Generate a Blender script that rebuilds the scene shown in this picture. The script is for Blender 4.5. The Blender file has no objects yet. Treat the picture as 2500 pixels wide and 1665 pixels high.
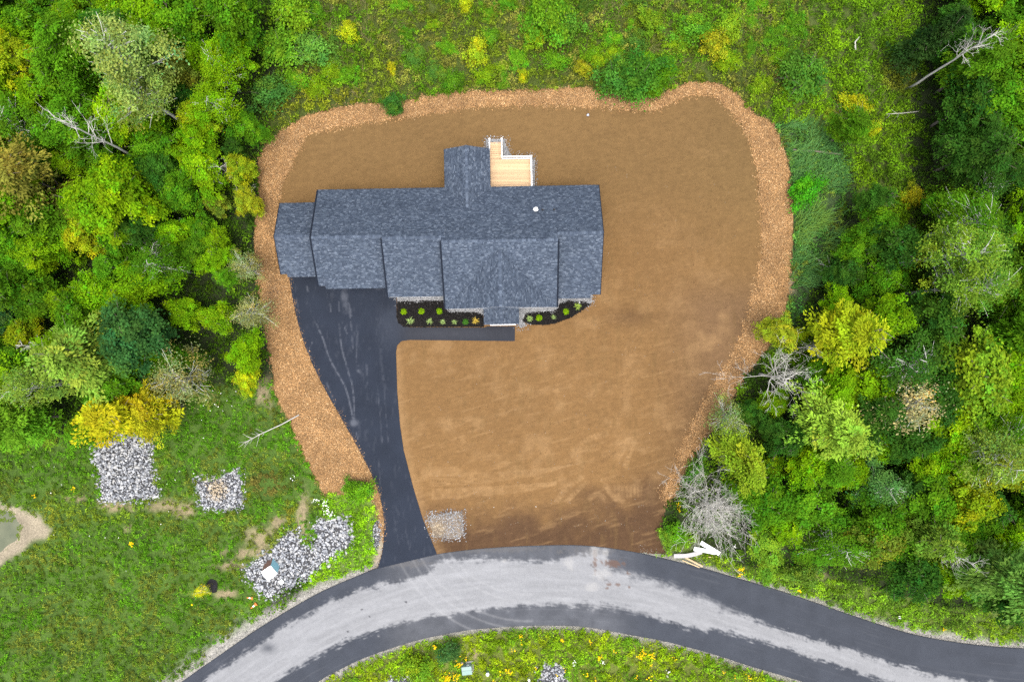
import bpy, math
import numpy as np
from mathutils import Vector, Matrix, geometry

# ------------------------------------------------------------------ camera, sky, sun, exposure
scene = bpy.context.scene
COL = scene.collection
H = 76.8            # camera height above the yard, metres
F = 1690.0          # focal length in photograph pixels (2500 wide)
cam_d = bpy.data.cameras.new('camera'); cam = bpy.data.objects.new('camera', cam_d); COL.objects.link(cam)
cam.location = (0, 0, H); cam.rotation_euler = (0, 0, 0)
cam_d.sensor_width = 36.0; cam_d.lens = 36.0 * F / 2500.0; cam_d.clip_end = 5000; cam_d.clip_start = 0.5
scene.camera = cam
SUN_EL, SUN_ROT = math.radians(79), math.radians(172)
world = bpy.data.worlds.new('World'); scene.world = world; world.use_nodes = True
wn = world.node_tree.nodes; wn.clear()
sky = wn.new('ShaderNodeTexSky'); sky.sky_type = 'NISHITA'; sky.sun_disc = False
sky.sun_elevation = SUN_EL; sky.sun_rotation = SUN_ROT; sky.dust_density = 4.0; sky.air_density = 1.0; sky.ozone_density = 1.0
bg = wn.new('ShaderNodeBackground'); bg.inputs['Strength'].default_value = 0.15
wo = wn.new('ShaderNodeOutputWorld')
hsv = wn.new('ShaderNodeHueSaturation'); hsv.inputs['Saturation'].default_value = 0.5   # thin overcast: a paler sky
world.node_tree.links.new(sky.outputs[0], hsv.inputs['Color']); world.node_tree.links.new(hsv.outputs[0], bg.inputs[0]); world.node_tree.links.new(bg.outputs[0], wo.inputs[0])
sun_d = bpy.data.lights.new('sun', 'SUN'); sun_d.energy = 1.0; sun_d.angle = math.radians(40); sun_d.color = (1.0, 0.95, 0.87)
sun = bpy.data.objects.new('sun', sun_d); COL.objects.link(sun)
sd = Vector((math.sin(SUN_ROT) * math.cos(SUN_EL), math.cos(SUN_ROT) * math.cos(SUN_EL), math.sin(SUN_EL)))
sun.rotation_euler = sd.to_track_quat('Z', 'Y').to_euler(); sun.location = (0, 0, 60)
vs = scene.view_settings
vs.view_transform = 'Standard'; vs.look = 'None'; vs.gamma = 1.0; vs.use_curve_mapping = False; vs.exposure = 1.55
cy = scene.cycles
cy.max_bounces = 5; cy.diffuse_bounces = 3; cy.glossy_bounces = 2; cy.transmission_bounces = 3; cy.transparent_max_bounces = 4
cy.caustics_reflective = False; cy.caustics_refractive = False
cy.use_denoising = False

# ------------------------------------------------------------------ helpers
RNG = np.random.default_rng(7)
def P(px, py, z=0.0):
    k = (H - z) / F
    return ((px - 1250) * k, (832.5 - py) * k, z)
def pxy(px, py, z=0.0): return P(px, py, z)[:2]
def W(poly, f=1.0, z=0.0): return np.array([pxy(a * f, b * f, z) for a, b in poly])
FV = 2500 / 2354.5
def to_px(x, y): return np.asarray(x) * F / H + 1250, 832.5 - np.asarray(y) * F / H

def _hash(ix, iy, seed):
    h = (ix.astype(np.int64) * 374761393 + iy.astype(np.int64) * 668265263 + seed * 974634777) & 0xffffffff
    h = ((h ^ (h >> 13)) * 1274126177) & 0xffffffff
    return ((h ^ (h >> 16)) & 0xffff) / 65535.0
def vnoise(x, y, seed=0):
    x = np.asarray(x, float); y = np.asarray(y, float)
    ix = np.floor(x); iy = np.floor(y); fx = x - ix; fy = y - iy
    fx = fx * fx * (3 - 2 * fx); fy = fy * fy * (3 - 2 * fy)
    a = _hash(ix, iy, seed); b = _hash(ix + 1, iy, seed); c = _hash(ix, iy + 1, seed); d = _hash(ix + 1, iy + 1, seed)
    return (a * (1 - fx) + b * fx) * (1 - fy) + (c * (1 - fx) + d * fx) * fy
def fbm(x, y, seed=0, oct=4):
    s = 0; a = 0.5; t = 0
    for o in range(oct):
        s = s + a * vnoise(np.asarray(x) * 2 ** o, np.asarray(y) * 2 ** o, seed + o * 17); t += a; a *= 0.5
    return s / t
def sm(a, b, x):
    t = np.clip((x - a) / (b - a), 0, 1); return t * t * (3 - 2 * t)
def inside(pts, poly):
    x, y = pts[:, 0], pts[:, 1]; r = np.zeros(len(pts), bool); n = len(poly)
    for i in range(n):
        x0, y0 = poly[i]; x1, y1 = poly[(i + 1) % n]
        if y0 == y1: continue
        c = ((y0 > y) != (y1 > y)) & (x < (x1 - x0) * (y - y0) / (y1 - y0) + x0)
        r ^= c
    return r
def pdist(pts, line, closed=False):
    d = np.full(len(pts), 1e9); n = len(line)
    for i in range(n if closed else n - 1):
        a = np.array(line[i]); b = np.array(line[(i + 1) % n]); ab = b - a; L = (ab @ ab) or 1e-9
        t = np.clip(((pts - a) @ ab) / L, 0, 1)
        q = pts - a - t[:, None] * ab
        d = np.minimum(d, np.einsum('ij,ij->i', q, q))
    return np.sqrt(d)
def sdist(pts, poly):
    d = pdist(pts, poly, True); return np.where(inside(pts, poly), d, -d)
def smooth(line, n=6, closed=False):
    p = np.array(line, float); out = []; m = len(p)
    for i in range(m if closed else m - 1):
        g = (lambda k: p[k % m]) if closed else (lambda k: p[min(max(k, 0), m - 1)])
        p0, p1, p2, p3 = g(i - 1), g(i), g(i + 1), g(i + 2)
        for t in np.linspace(0, 1, n, endpoint=False):
            out.append(0.5 * (2 * p1 + (p2 - p0) * t + (2 * p0 - 5 * p1 + 4 * p2 - p3) * t * t + (3 * p1 - p0 - 3 * p2 + p3) * t ** 3))
    if not closed: out.append(p[-1])
    return np.array(out)
def resample(line, n):
    p = np.array(line, float); s = np.r_[0, np.cumsum(np.hypot(*np.diff(p, axis=0).T))]
    t = np.linspace(0, s[-1], n)
    return np.c_[np.interp(t, s, p[:, 0]), np.interp(t, s, p[:, 1])]

def mk_mesh(name, verts, faces, col=None, smooth_sh=False):
    """verts (N,3), faces (M,k) array or list of lists."""
    me = bpy.data.meshes.new(name)
    verts = np.asarray(verts, np.float32)
    if isinstance(faces, np.ndarray) and faces.ndim == 2:
        M, k = faces.shape
        me.vertices.add(len(verts)); me.vertices.foreach_set('co', verts.ravel())
        me.loops.add(M * k); me.loops.foreach_set('vertex_index', faces.astype(np.int32).ravel())
        me.polygons.add(M); me.polygons.foreach_set('loop_start', (np.arange(M) * k).astype(np.int32))
        me.update(calc_edges=True)
    else:
        me.from_pydata(verts.tolist(), [], [list(f) for f in faces]); me.update()
    if col is not None:
        a = me.color_attributes.new('col', 'FLOAT_COLOR', 'POINT')
        c = np.ones((len(verts), 4), np.float32); c[:, :3] = col
        a.data.foreach_set('color', c.ravel())
    if smooth_sh: me.polygons.foreach_set('use_smooth', np.ones(len(me.polygons), bool))
    return me
def link(name, me, mat=None, parent=None, label=None, cat=None, group=None, kind=None, loc=None, rz=0.0):
    o = bpy.data.objects.new(name, me); COL.objects.link(o)
    if mat is not None and me is not None and not me.materials: me.materials.append(mat)
    if parent is not None: o.parent = parent
    if label: o['label'] = label
    if cat: o['category'] = cat
    if group: o['group'] = group
    if kind: o['kind'] = kind
    if loc is not None: o.location = loc
    o.rotation_euler.z = rz
    return o
def empty(name, loc, label, cat, group=None, rz=0.0):
    return link(name, None, None, None, label, cat, group, None, loc, rz)

def box(x0, x1, y0, y1, z0, z1):
    v = [(x0, y0, z0), (x1, y0, z0), (x1, y1, z0), (x0, y1, z0), (x0, y0, z1), (x1, y0, z1), (x1, y1, z1), (x0, y1, z1)]
    f = [(3, 2, 1, 0), (4, 5, 6, 7), (0, 1, 5, 4), (1, 2, 6, 5), (2, 3, 7, 6), (3, 0, 4, 7)]
    return v, f
def boxes_mesh(name, lst):
    V, Fc = [], []
    for b in lst:
        v, f = box(*b) if len(b) == 6 else b
        n = len(V); V += list(v); Fc += [tuple(i + n for i in q) for q in f]
    return mk_mesh(name, V, Fc)
def tube_arrays(lines, sides=6):
    """lines: list of list of (x,y,z,r)"""
    V, Fc = [], []
    ang = np.arange(sides) * 2 * math.pi / sides
    for L in lines:
        L = np.array(L, float); p = L[:, :3]; n0 = len(V)
        for i in range(len(p)):
            d = p[min(i + 1, len(p) - 1)] - p[max(i - 1, 0)]; d = d / (np.linalg.norm(d) + 1e-9)
            a = np.cross(d, (0, 0, 1.0) if abs(d[2]) < .9 else (1.0, 0, 0)); a /= np.linalg.norm(a) + 1e-9; b = np.cross(d, a)
            V += [tuple(p[i] + L[i, 3] * (math.cos(t) * a + math.sin(t) * b)) for t in ang]
        for i in range(len(p) - 1):
            for s in range(sides):
                q = n0 + i * sides
                Fc.append((q + s, q + (s + 1) % sides, q + sides + (s + 1) % sides, q + sides + s))
        Fc.append(tuple(n0 + (len(p) - 1) * sides + s for s in range(sides)))
        Fc.append(tuple(n0 + s for s in reversed(range(sides))))
    return V, Fc
def rot_batch(yaw, pitch, roll):
    cy_, sy_ = np.cos(yaw), np.sin(yaw); cp, sp = np.cos(pitch), np.sin(pitch); cr, sr = np.cos(roll), np.sin(roll)
    R = np.empty((len(yaw), 3, 3))
    R[:, 0, 0] = cy_ * cp; R[:, 0, 1] = cy_ * sp * sr - sy_ * cr; R[:, 0, 2] = cy_ * sp * cr + sy_ * sr
    R[:, 1, 0] = sy_ * cp; R[:, 1, 1] = sy_ * sp * sr + cy_ * cr; R[:, 1, 2] = sy_ * sp * cr - cy_ * sr
    R[:, 2, 0] = -sp; R[:, 2, 1] = cp * sr; R[:, 2, 2] = cp * cr
    return R
def scatter(name, protos, pos, scale, R, col, smooth_sh=False):
    """protos: list of (verts, faces(k const)); one mesh of all copies."""
    n = len(pos); pick = np.arange(n) % len(protos); V, Fc, C = [], [], []; off = 0
    for j, (bv, bf) in enumerate(protos):
        m = np.where(pick == j)[0]
        if len(m) == 0: continue
        bv = np.asarray(bv, float); bf = np.asarray(bf, int); nv = len(bv)
        v = np.einsum('nij,nkj->nki', R[m], bv[None] * scale[m][:, None, :]) + pos[m][:, None, :]
        V.append(v.reshape(-1, 3)); Fc.append((bf[None] + (off + np.arange(len(m)) * nv)[:, None, None]).reshape(-1, bf.shape[1]))
        C.append(np.repeat(col[m], nv, axis=0)); off += len(m) * nv
    return mk_mesh(name, np.concatenate(V), np.concatenate(Fc), np.concatenate(C), smooth_sh)
def leaf_arrays(pos, nrm, tan, L, Wd, col, fold=0.18):
    """rhombic leaf blades: base, side, tip, side"""
    nrm = nrm / (np.linalg.norm(nrm, axis=1, keepdims=True) + 1e-9)
    tan = tan - (tan * nrm).sum(1, keepdims=True) * nrm; tan /= np.linalg.norm(tan, axis=1, keepdims=True) + 1e-9
    bit = np.cross(nrm, tan); L = L[:, None]; Wd = Wd[:, None]
    v = np.stack([pos - tan * L * .5, pos + bit * Wd * .5 + nrm * Wd * fold - tan * L * .05, pos + tan * L * .5, pos - bit * Wd * .5 + nrm * Wd * fold - tan * L * .05], 1)
    n = len(pos)
    return v.reshape(-1, 3), np.arange(n * 4).reshape(n, 4), np.repeat(col, 4, axis=0)

# ------------------------------------------------------------------ materials
def new_mat(name):
    m = bpy.data.materials.new(name); m.use_nodes = True; nt = m.node_tree
    return m, nt, nt.nodes['Principled BSDF'], nt.nodes['Material Output']
def N(nt, t, **kw):
    n = nt.nodes.new(t)
    for k, v in kw.items():
        if k in n.inputs: n.inputs[k].default_value = v
        else: setattr(n, k, v)
    return n
def mat_vcol(name, rough=0.9, grain=8.0, amt=0.35, bump=0.0, bscale=20.0, spec=0.2, grain2=None, bdist=0.05):
    """surface whose tone comes from the mesh attribute 'col', broken up by 3-D noise"""
    m, nt, b, o = new_mat(name); l = nt.links
    at = N(nt, 'ShaderNodeVertexColor', layer_name='col'); tc = N(nt, 'ShaderNodeTexCoord')
    nz = N(nt, 'ShaderNodeTexNoise', Scale=grain, Detail=6.0, Roughness=0.7); l.new(tc.outputs['Object'], nz.inputs['Vector'])
    mr = N(nt, 'ShaderNodeMapRange'); l.new(nz.outputs[0], mr.inputs[0])
    mr.inputs[1].default_value = 0.25; mr.inputs[2].default_value = 0.75; mr.inputs[3].default_value = 1 - amt; mr.inputs[4].default_value = 1 + amt
    mx = N(nt, 'ShaderNodeVectorMath', operation='SCALE'); l.new(at.outputs[0], mx.inputs[0]); l.new(mr.outputs[0], mx.inputs['Scale'])
    l.new(mx.outputs[0], b.inputs['Base Color'])
    b.inputs['Roughness'].default_value = rough; b.inputs['Specular IOR Level'].default_value = spec
    if bump:
        n2 = N(nt, 'ShaderNodeTexNoise', Scale=bscale, Detail=5.0, Roughness=0.65); l.new(tc.outputs['Object'], n2.inputs['Vector'])
        bp = N(nt, 'ShaderNodeBump', Strength=bump, Distance=bdist); l.new(n2.outputs[0], bp.inputs['Height']); l.new(bp.outputs[0], b.inputs['Normal'])
    return m
def mat_plain(name, c, rough=0.6, metal=0.0, amt=0.12, scale=6.0, stretch=(1, 1, 1), bump=0.0, spec=0.4):
    m, nt, b, o = new_mat(name); l = nt.links
    tc = N(nt, 'ShaderNodeTexCoord'); mp = N(nt, 'ShaderNodeMapping'); mp.inputs['Scale'].default_value = stretch
    l.new(tc.outputs['Object'], mp.inputs[0])
    nz = N(nt, 'ShaderNodeTexNoise', Scale=scale, Detail=5.0); l.new(mp.outputs[0], nz.inputs['Vector'])
    cr = N(nt, 'ShaderNodeMix', data_type='RGBA'); l.new(nz.outputs[0], cr.inputs[0])
    cr.inputs[6].default_value = (*[v * (1 - amt * 1.6) for v in c], 1); cr.inputs[7].default_value = (*[min(1, v * (1 + amt * 1.6)) for v in c], 1)
    l.new(cr.outputs[2], b.inputs['Base Color'])
    b.inputs['Roughness'].default_value = rough; b.inputs['Metallic'].default_value = metal; b.inputs['Specular IOR Level'].default_value = spec
    if bump:
        bp = N(nt, 'ShaderNodeBump', Strength=bump, Distance=0.02); l.new(nz.outputs[0], bp.inputs['Height']); l.new(bp.outputs[0], b.inputs['Normal'])
    return m
def mat_leaf(name, use_obj=True, trans=0.35):
    """leaf: object colour (tree) times per-leaf attribute, with light passing through"""
    m, nt, b, o = new_mat(name); l = nt.links
    at = N(nt, 'ShaderNodeVertexColor', layer_name='col')
    if use_obj:
        oi = N(nt, 'ShaderNodeObjectInfo'); mu = N(nt, 'ShaderNodeMix', data_type='RGBA', blend_type='MULTIPLY'); mu.inputs[0].default_value = 1.0
        l.new(oi.outputs['Color'], mu.inputs[6]); l.new(at.outputs[0], mu.inputs[7]); src = mu.outputs[2]
    else: src = at.outputs[0]
    l.new(src, b.inputs['Base Color']); b.inputs['Roughness'].default_value = 0.7; b.inputs['Specular IOR Level'].default_value = 0.05
    tr = N(nt, 'ShaderNodeBsdfTranslucent'); hs = N(nt, 'ShaderNodeHueSaturation', Value=1.25, Saturation=1.1); l.new(src, hs.inputs['Color']); l.new(hs.outputs[0], tr.inputs[0])
    ms = N(nt, 'ShaderNodeMixShader'); ms.inputs[0].default_value = trans
    l.new(b.outputs[0], ms.inputs[1]); l.new(tr.outputs[0], ms.inputs[2]); l.new(ms.outputs[0], o.inputs[0])
    return m
M_GROUND = mat_vcol('ground_soil_and_litter', 0.95, 5.0, 0.45, 0.6, 14.0)
M_DIRT = mat_vcol('bare_graded_soil', 0.95, 9.0, 0.16, 0.5, 30.0, spec=0.1, bdist=0.03)
M_ROAD = mat_vcol('dusty_asphalt', 0.9, 9.0, 0.2, 0.25, 90.0, spec=0.08, bdist=0.01)
M_DRIVE = mat_vcol('fresh_asphalt', 0.85, 12.0, 0.22, 0.3, 90.0, spec=0.12, bdist=0.01)
M_CHIP = mat_vcol('wood_chips', 0.9, 12.0, 0.3, 0.6, 25.0, spec=0.15)
M_STONE = mat_vcol('crushed_stone', 0.85, 6.0, 0.22, 0.3, 18.0, spec=0.25)
M_MULCH = mat_vcol('black_mulch', 0.95, 20.0, 0.5, 0.8, 30.0, spec=0.1)
M_LEAF = mat_leaf('tree_foliage', True, 0.35)
M_WEED = mat_leaf('weed_foliage', False, 0.3)
M_FLOWER = mat_leaf('flower_petals', False, 0.2)
M_BARK = mat_plain('grey_brown_bark', (0.11, 0.09, 0.07), 0.9, amt=0.3, scale=9, bump=0.6)
M_PALEBARK = mat_plain('pale_aspen_bark', (0.42, 0.42, 0.37), 0.85, amt=0.25, scale=5, bump=0.3)
M_DEAD = mat_plain('weathered_dead_wood', (0.37, 0.355, 0.32), 0.9, amt=0.22, scale=3, bump=0.4)
M_SHINGLE = mat_vcol('slate_blue_asphalt_shingles', 0.95, 40.0, 0.2, 0.4, 80.0, spec=0.05, bdist=0.01)
M_SIDING = mat_plain('pale_grey_siding', (0.55, 0.57, 0.58), 0.6, amt=0.04, scale=3, stretch=(1, 1, 30))
M_TRIM = mat_plain('white_trim', (0.8, 0.8, 0.79), 0.45, amt=0.02)
M_FOUND = mat_plain('foundation_concrete', (0.27, 0.26, 0.25), 0.9, amt=0.12, scale=8, bump=0.3)
M_DECKWOOD = mat_plain('new_pine_boards', (0.47, 0.315, 0.175), 0.7, amt=0.16, scale=5, stretch=(0.5, 8, 8))
M_RAKE_SHADE = mat_plain('dark_edge_trim_and_step_shade', (0.012, 0.015, 0.022), 0.9, spec=0.02)  # near-black: edge trim that also paints the shadow line at roof steps
M_LUMBER = mat_plain('weathered_yellow_lumber', (0.45, 0.33, 0.17), 0.75, amt=0.2, scale=6)
M_GLASS = mat_plain('dark_window_glass', (0.03, 0.04, 0.05), 0.06, amt=0.1, spec=0.8)
M_BLACK = mat_plain('black_rubber', (0.02, 0.02, 0.022), 0.7)
M_DOOR = mat_plain('charcoal_door_paint', (0.10, 0.11, 0.13), 0.5)
M_TEAL = mat_plain('faded_teal_paint', (0.20, 0.39, 0.44), 0.7, amt=0.14, scale=4)
M_RUST = mat_plain('brown_weathered_panel', (0.14, 0.08, 0.06), 0.85, amt=0.3, scale=7, bump=0.4)
M_UTIL = mat_plain('sage_green_cabinet_paint', (0.16, 0.24, 0.21), 0.5, amt=0.08)
M_PVC = mat_plain('white_plastic', (0.82, 0.82, 0.80), 0.4, amt=0.03)
M_FOAM = mat_plain('white_foam_board', (0.82, 0.82, 0.82), 0.8, amt=0.04, scale=3)
M_GREYBOARD = mat_plain('weathered_grey_board', (0.30, 0.285, 0.285), 0.85, amt=0.18, scale=5, stretch=(1, 6, 1))
M_ORANGE = mat_plain('faded_orange_plastic', (0.75, 0.19, 0.05), 0.55, amt=0.12)
def vary(m, lo, hi):
    nt = m.node_tree; b = nt.nodes['Principled BSDF']; src = b.inputs['Base Color'].links[0].from_socket
    oi = N(nt, 'ShaderNodeObjectInfo'); mr = N(nt, 'ShaderNodeMapRange'); nt.links.new(oi.outputs['Random'], mr.inputs[0]); mr.inputs[3].default_value = lo; mr.inputs[4].default_value = hi
    vm = N(nt, 'ShaderNodeVectorMath', operation='SCALE'); nt.links.new(src, vm.inputs[0]); nt.links.new(mr.outputs[0], vm.inputs['Scale']); nt.links.new(vm.outputs[0], b.inputs['Base Color'])
vary(M_DECKWOOD, .78, 1.12)
def mat_water():
    m, nt, b, o = new_mat('murky_pond_water'); l = nt.links
    tc = N(nt, 'ShaderNodeTexCoord'); nz = N(nt, 'ShaderNodeTexNoise', Scale=0.8, Detail=5.0); l.new(tc.outputs['Object'], nz.inputs['Vector'])
    cr = N(nt, 'ShaderNodeMix', data_type='RGBA'); l.new(nz.outputs[0], cr.inputs[0])
    cr.inputs[6].default_value = (0.05, 0.062, 0.036, 1); cr.inputs[7].default_value = (0.12, 0.125, 0.075, 1); l.new(cr.outputs[2], b.inputs['Base Color'])
    b.inputs['Roughness'].default_value = 0.4; b.inputs['Specular IOR Level'].default_value = 0.25
    n2 = N(nt, 'ShaderNodeTexNoise', Scale=6.0); l.new(tc.outputs['Object'], n2.inputs['Vector'])
    bp = N(nt, 'ShaderNodeBump', Strength=0.08, Distance=0.02); l.new(n2.outputs[0], bp.inputs['Height']); l.new(bp.outputs[0], b.inputs['Normal'])
    return m
M_WATER = mat_water()

# ------------------------------------------------------------------ outlines on the ground (photo pixels)
chip_outer = [(745, 1135), (700, 1050), (662, 960), (632, 900), (628, 850), (612, 770), (600, 690), (587, 600), (585, 520), (594, 460), (593, 400), (602, 355), (630, 320), (670, 287), (735, 259), (830, 241), (920, 236), (1010, 219), (1100, 211), (1200, 209), (1280, 206), (1330, 201), (1385, 211), (1440, 221), (1500, 223), (1545, 206), (1590, 191), (1640, 191), (1690, 216), (1720, 250), (1745, 271), (1772, 282), (1792, 320), (1811, 380), (1820, 450), (1822, 550), (1814, 640), (1802, 720), (1770, 790), (1722, 850), (1692, 900), (1662, 960), (1620, 1010), (1582, 1070), (1562, 1110), (1560, 1130), (1532, 1160)]
chip_inner = [(1523, 1130), (1543, 1090), (1570, 1020), (1620, 920), (1690, 800), (1720, 720), (1745, 620), (1750, 520), (1742, 420), (1725, 330), (1690, 270), (1645, 226), (1592, 219), (1552, 233), (1520, 250), (1440, 252), (1330, 245), (1200, 243), (1080, 248), (980, 263), (850, 281), (722, 306), (690, 340), (665, 390), (647, 440), (640, 480), (634, 560), (633, 592), (640, 622), (658, 640)]
drive_left = [(702, 655), (708, 690), (722, 764), (743, 839), (780, 924), (839, 1030), (878, 1100), (913, 1171), (931, 1225), (938, 1284), (934, 1345), (922, 1387)]
drive_right = [(1067, 1352), (1032, 1266), (1009, 1189), (986, 1100), (977, 1040), (970, 955), (967, 860), (970, 843), (980, 833), (1000, 830), (1100, 831), (1257, 833), (1257, 797), (1190, 797), (1180, 800), (1000, 799), (985, 797), (974, 788), (969, 775), (968, 725), (968, 655)]
road_up = [(200, 1860), (300, 1770), (442, 1665), (540, 1596), (624, 1538), (704, 1489), (788, 1442), (890, 1398), (922, 1386), (1000, 1367), (1068, 1352), (1140, 1342), (1210, 1336), (1310, 1331), (1401, 1330), (1470, 1335), (1539, 1345), (1596, 1357), (1704, 1383), (1783, 1406), (1867, 1430), (1960, 1460), (2100, 1508), (2194, 1538), (2269, 1556), (2381, 1573), (2500, 1582), (2700, 1588), (2900, 1590)]
road_low = [(500, 1880), (620, 1775), (774, 1665), (825, 1636), (890, 1605), (984, 1572), (1054, 1554), (1147, 1537), (1264, 1528), (1357, 1526), (1440, 1531), (1540, 1549), (1633, 1567), (1741, 1596), (1834, 1626), (1914, 1649), (1965, 1665), (2080, 1700), (2250, 1745), (2420, 1770), (2600, 1785), (2900, 1790)]
pale_up = [(380, 1745), (493, 1661), (560, 1618), (605, 1587), (703, 1524), (797, 1477), (867, 1442), (951, 1423), (1031, 1405), (1062, 1378), (1086, 1366), (1200, 1364), (1300, 1370), (1380, 1364), (1430, 1352), (1455, 1341), (1475, 1345), (1490, 1385), (1561, 1412), (1596, 1416), (1657, 1440), (1727, 1466), (1797, 1495), (1867, 1522), (1960, 1554), (2077, 1587), (2194, 1624), (2288, 1649), (2381, 1665), (2600, 1690)]
pale_low = [(2600, 1720), (2300, 1700), (2147, 1656), (2101, 1640), (1984, 1603), (1890, 1572), (1820, 1549), (1740, 1530), (1727, 1536), (1700, 1532), (1657, 1525), (1563, 1496), (1493, 1480), (1427, 1477), (1311, 1474), (1217, 1482), (1124, 1493), (1031, 1510), (937, 1533), (867, 1556), (797, 1587), (727, 1624), (671, 1661), (560, 1745)]
WO = smooth(W(chip_outer, FV), 4); WI = smooth(W(chip_inner, FV), 4)
WDL = smooth(W(drive_left), 5); WDR = W(drive_right)
RU = smooth(W(road_up), 5); RL = smooth(W(road_low), 5)
ROADPOLY = np.vstack([RU, RL[::-1]])
DRIVEPOLY = np.vstack([WDL, WDR])
CHIPPOLY = np.vstack([WO, WI, WDL[2:-7], W([(905, 1186), (872, 1180), (840, 1203)])])
yard_tail = W([(1608, 1310), (1625, 1352), (1540, 1346), (1401, 1331), (1210, 1337), (1068, 1353), (922, 1387)])
LOTPOLY = np.vstack([WO, yard_tail, WDL[::-1][:9], W([(908, 1185), (875, 1180), (845, 1203)])])
POND = smooth(W([(-60, 1200), (-10, 1238), (18, 1243), (40, 1256), (46, 1268), (58, 1284), (50, 1300), (46, 1322), (20, 1338), (8, 1352), (-12, 1362), (-60, 1385)]), 5, True)
SHORE = smooth(W([(-80, 1150), (0, 1222), (60, 1242), (105, 1265), (128, 1290), (118, 1315), (80, 1335), (40, 1365), (0, 1390), (-80, 1440)]), 5, True)
rocks_def = [
    ('stone apron of large pale riprap below the golden tree', [(228, 1085), (250, 1070), (300, 1060), (360, 1070), (365, 1095), (368, 1130), (372, 1165), (386, 1205), (350, 1216), (290, 1222), (252, 1220), (246, 1180), (240, 1140)], 9.0),
    ('small square riprap pad with tan stones in its middle', [(480, 1175), (505, 1172), (540, 1160), (570, 1150), (588, 1155), (592, 1190), (590, 1230), (560, 1242), (520, 1240), (495, 1235), (488, 1210)], 10.5),
    ('long riprap bank around the teal box beside the road', [(595, 1395), (620, 1372), (655, 1350), (680, 1325), (700, 1300), (720, 1296), (730, 1320), (760, 1335), (775, 1310), (765, 1290), (785, 1270), (820, 1262), (845, 1268), (855, 1285), (858, 1310), (850, 1335), (820, 1350), (800, 1370), (770, 1390), (750, 1410), (720, 1425), (690, 1445), (660, 1460), (638, 1448), (622, 1425)], 9.0),
    ('clean crushed stone patch on the soil beside the driveway mouth', [(1045, 1262), (1065, 1258), (1085, 1255), (1100, 1252), (1127, 1252), (1129, 1280), (1128, 1308), (1105, 1315), (1080, 1310), (1060, 1310), (1055, 1290)], 22.0),
    ('pile of grey riprap in the weeds across the road', [(1322, 1625), (1345, 1622), (1372, 1626), (1380, 1650), (1378, 1690), (1316, 1690), (1318, 1650)], 12.0),
    ('low heap of pale riprap among weeds near the green cabinet', [(940, 1668), (960, 1658), (985, 1657), (1008, 1664), (1015, 1690), (930, 1690)], 11.0),
    ('narrow strip of rubble on the shoulder beside the driveway', [(914, 1275), (925, 1278), (928, 1300), (926, 1320), (918, 1338), (912, 1330), (911, 1300)], 16.0)]
ROCKP = [smooth(W(r[1]), 3, True) for r in rocks_def]
sand_patches = [(630, 1320, 42, 30), (615, 1350, 60, 14), (740, 1245, 16, 60), (455, 1245, 30, 24), (400, 1235, 38, 16), (680, 1275, 14, 14), (560, 1380, 30, 12), (548, 1448, 40, 9), (280, 1235, 40, 12), (1160, 1597, 16, 14), (180, 1218, 26, 10), (310, 1290, 8, 10), (640, 960, 25, 40), (2000, 1405, 20, 12), (1850, 560, 12, 50), (1935, 690, 14, 26)]

# ------------------------------------------------------------------ ground
def grid_axis(half, step, far):
    a = np.arange(-half, half + step / 2, step); return np.r_[[-far, -far * .4, -far * .15], a, [far * .15, far * .4, far]]
gx = grid_axis(66, 0.38, 2000); gy = grid_axis(48, 0.38, 2000)
GX, GY = np.meshgrid(gx, gy); gp = np.c_[GX.ravel(), GY.ravel()]
def zone(px, py):
    """0 wood floor, 1 upper meadow, 2 lower-left meadow, 3 bright verge by the driveway, 4 strip across the road, 5 verge right, 6 reeds, 7 scrub"""
    p = np.c_[px, py]; z = np.zeros(len(p), int)
    z[inside(p, [(700, -200), (760, 60), (720, 200), (640, 300), (640, 420), (1000, 300), (1500, 260), (1700, 240), (1800, 300), (1980, 300), (1990, 150), (1930, -200)])] = 1
    z[inside(p, [(1930, -200), (1990, 150), (1850, 280), (1900, 330), (2060, 300), (2100, 520), (2160, 760), (1990, 820), (1850, 850), (1900, 900), (2050, 860), (2260, 700), (2220, 350), (2260, -200)])] = 7
    z[inside(p, [(1890, 300), (2000, 310), (2065, 420), (2055, 540), (1990, 690), (1945, 780), (1850, 850), (1870, 600)])] = 6
    z[inside(p, [(-300, 1090), (150, 1065), (430, 1040), (460, 950), (660, 930), (760, 1100), (830, 1220), (760, 1330), (600, 1560), (300, 1800), (-300, 1900)])] = 2
    z[inside(p, [(800, 1200), (880, 1170), (935, 1240), (945, 1400), (740, 1440), (760, 1400), (870, 1310), (780, 1250)])] = 3
    z[inside(p, [(600, 1900), (780, 1660), (1000, 1560), (1300, 1520), (1600, 1550), (1960, 1660), (2600, 1800), (2600, 2000), (600, 2000)])] = 4
    z[inside(p, [(1560, 1290), (1680, 1290), (1800, 1380), (2000, 1400), (2300, 1480), (2700, 1500), (2700, 1620), (2200, 1560), (1800, 1430), (1560, 1360)])] = 5
    return z
def sand_amount(pts):
    px, py = to_px(pts[:, 0], pts[:, 1]); s = np.zeros(len(pts))
    nz = fbm(pts[:, 0] * .9, pts[:, 1] * .9, 51)
    for (cx, cy_, rx, ry) in sand_patches:
        d = np.hypot((px - cx) / rx, (py - cy_) / ry); s = np.maximum(s, sm(1.5, 0.2, d + (nz - .5) * 2.2)*.85)
    return s
gpx, gpy = to_px(gp[:, 0], gp[:, 1]); gz = zone(gpx, gpy)
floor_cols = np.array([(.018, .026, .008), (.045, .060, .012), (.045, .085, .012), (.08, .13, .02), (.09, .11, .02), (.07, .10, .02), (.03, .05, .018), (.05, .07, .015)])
gc = floor_cols[gz]
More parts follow.
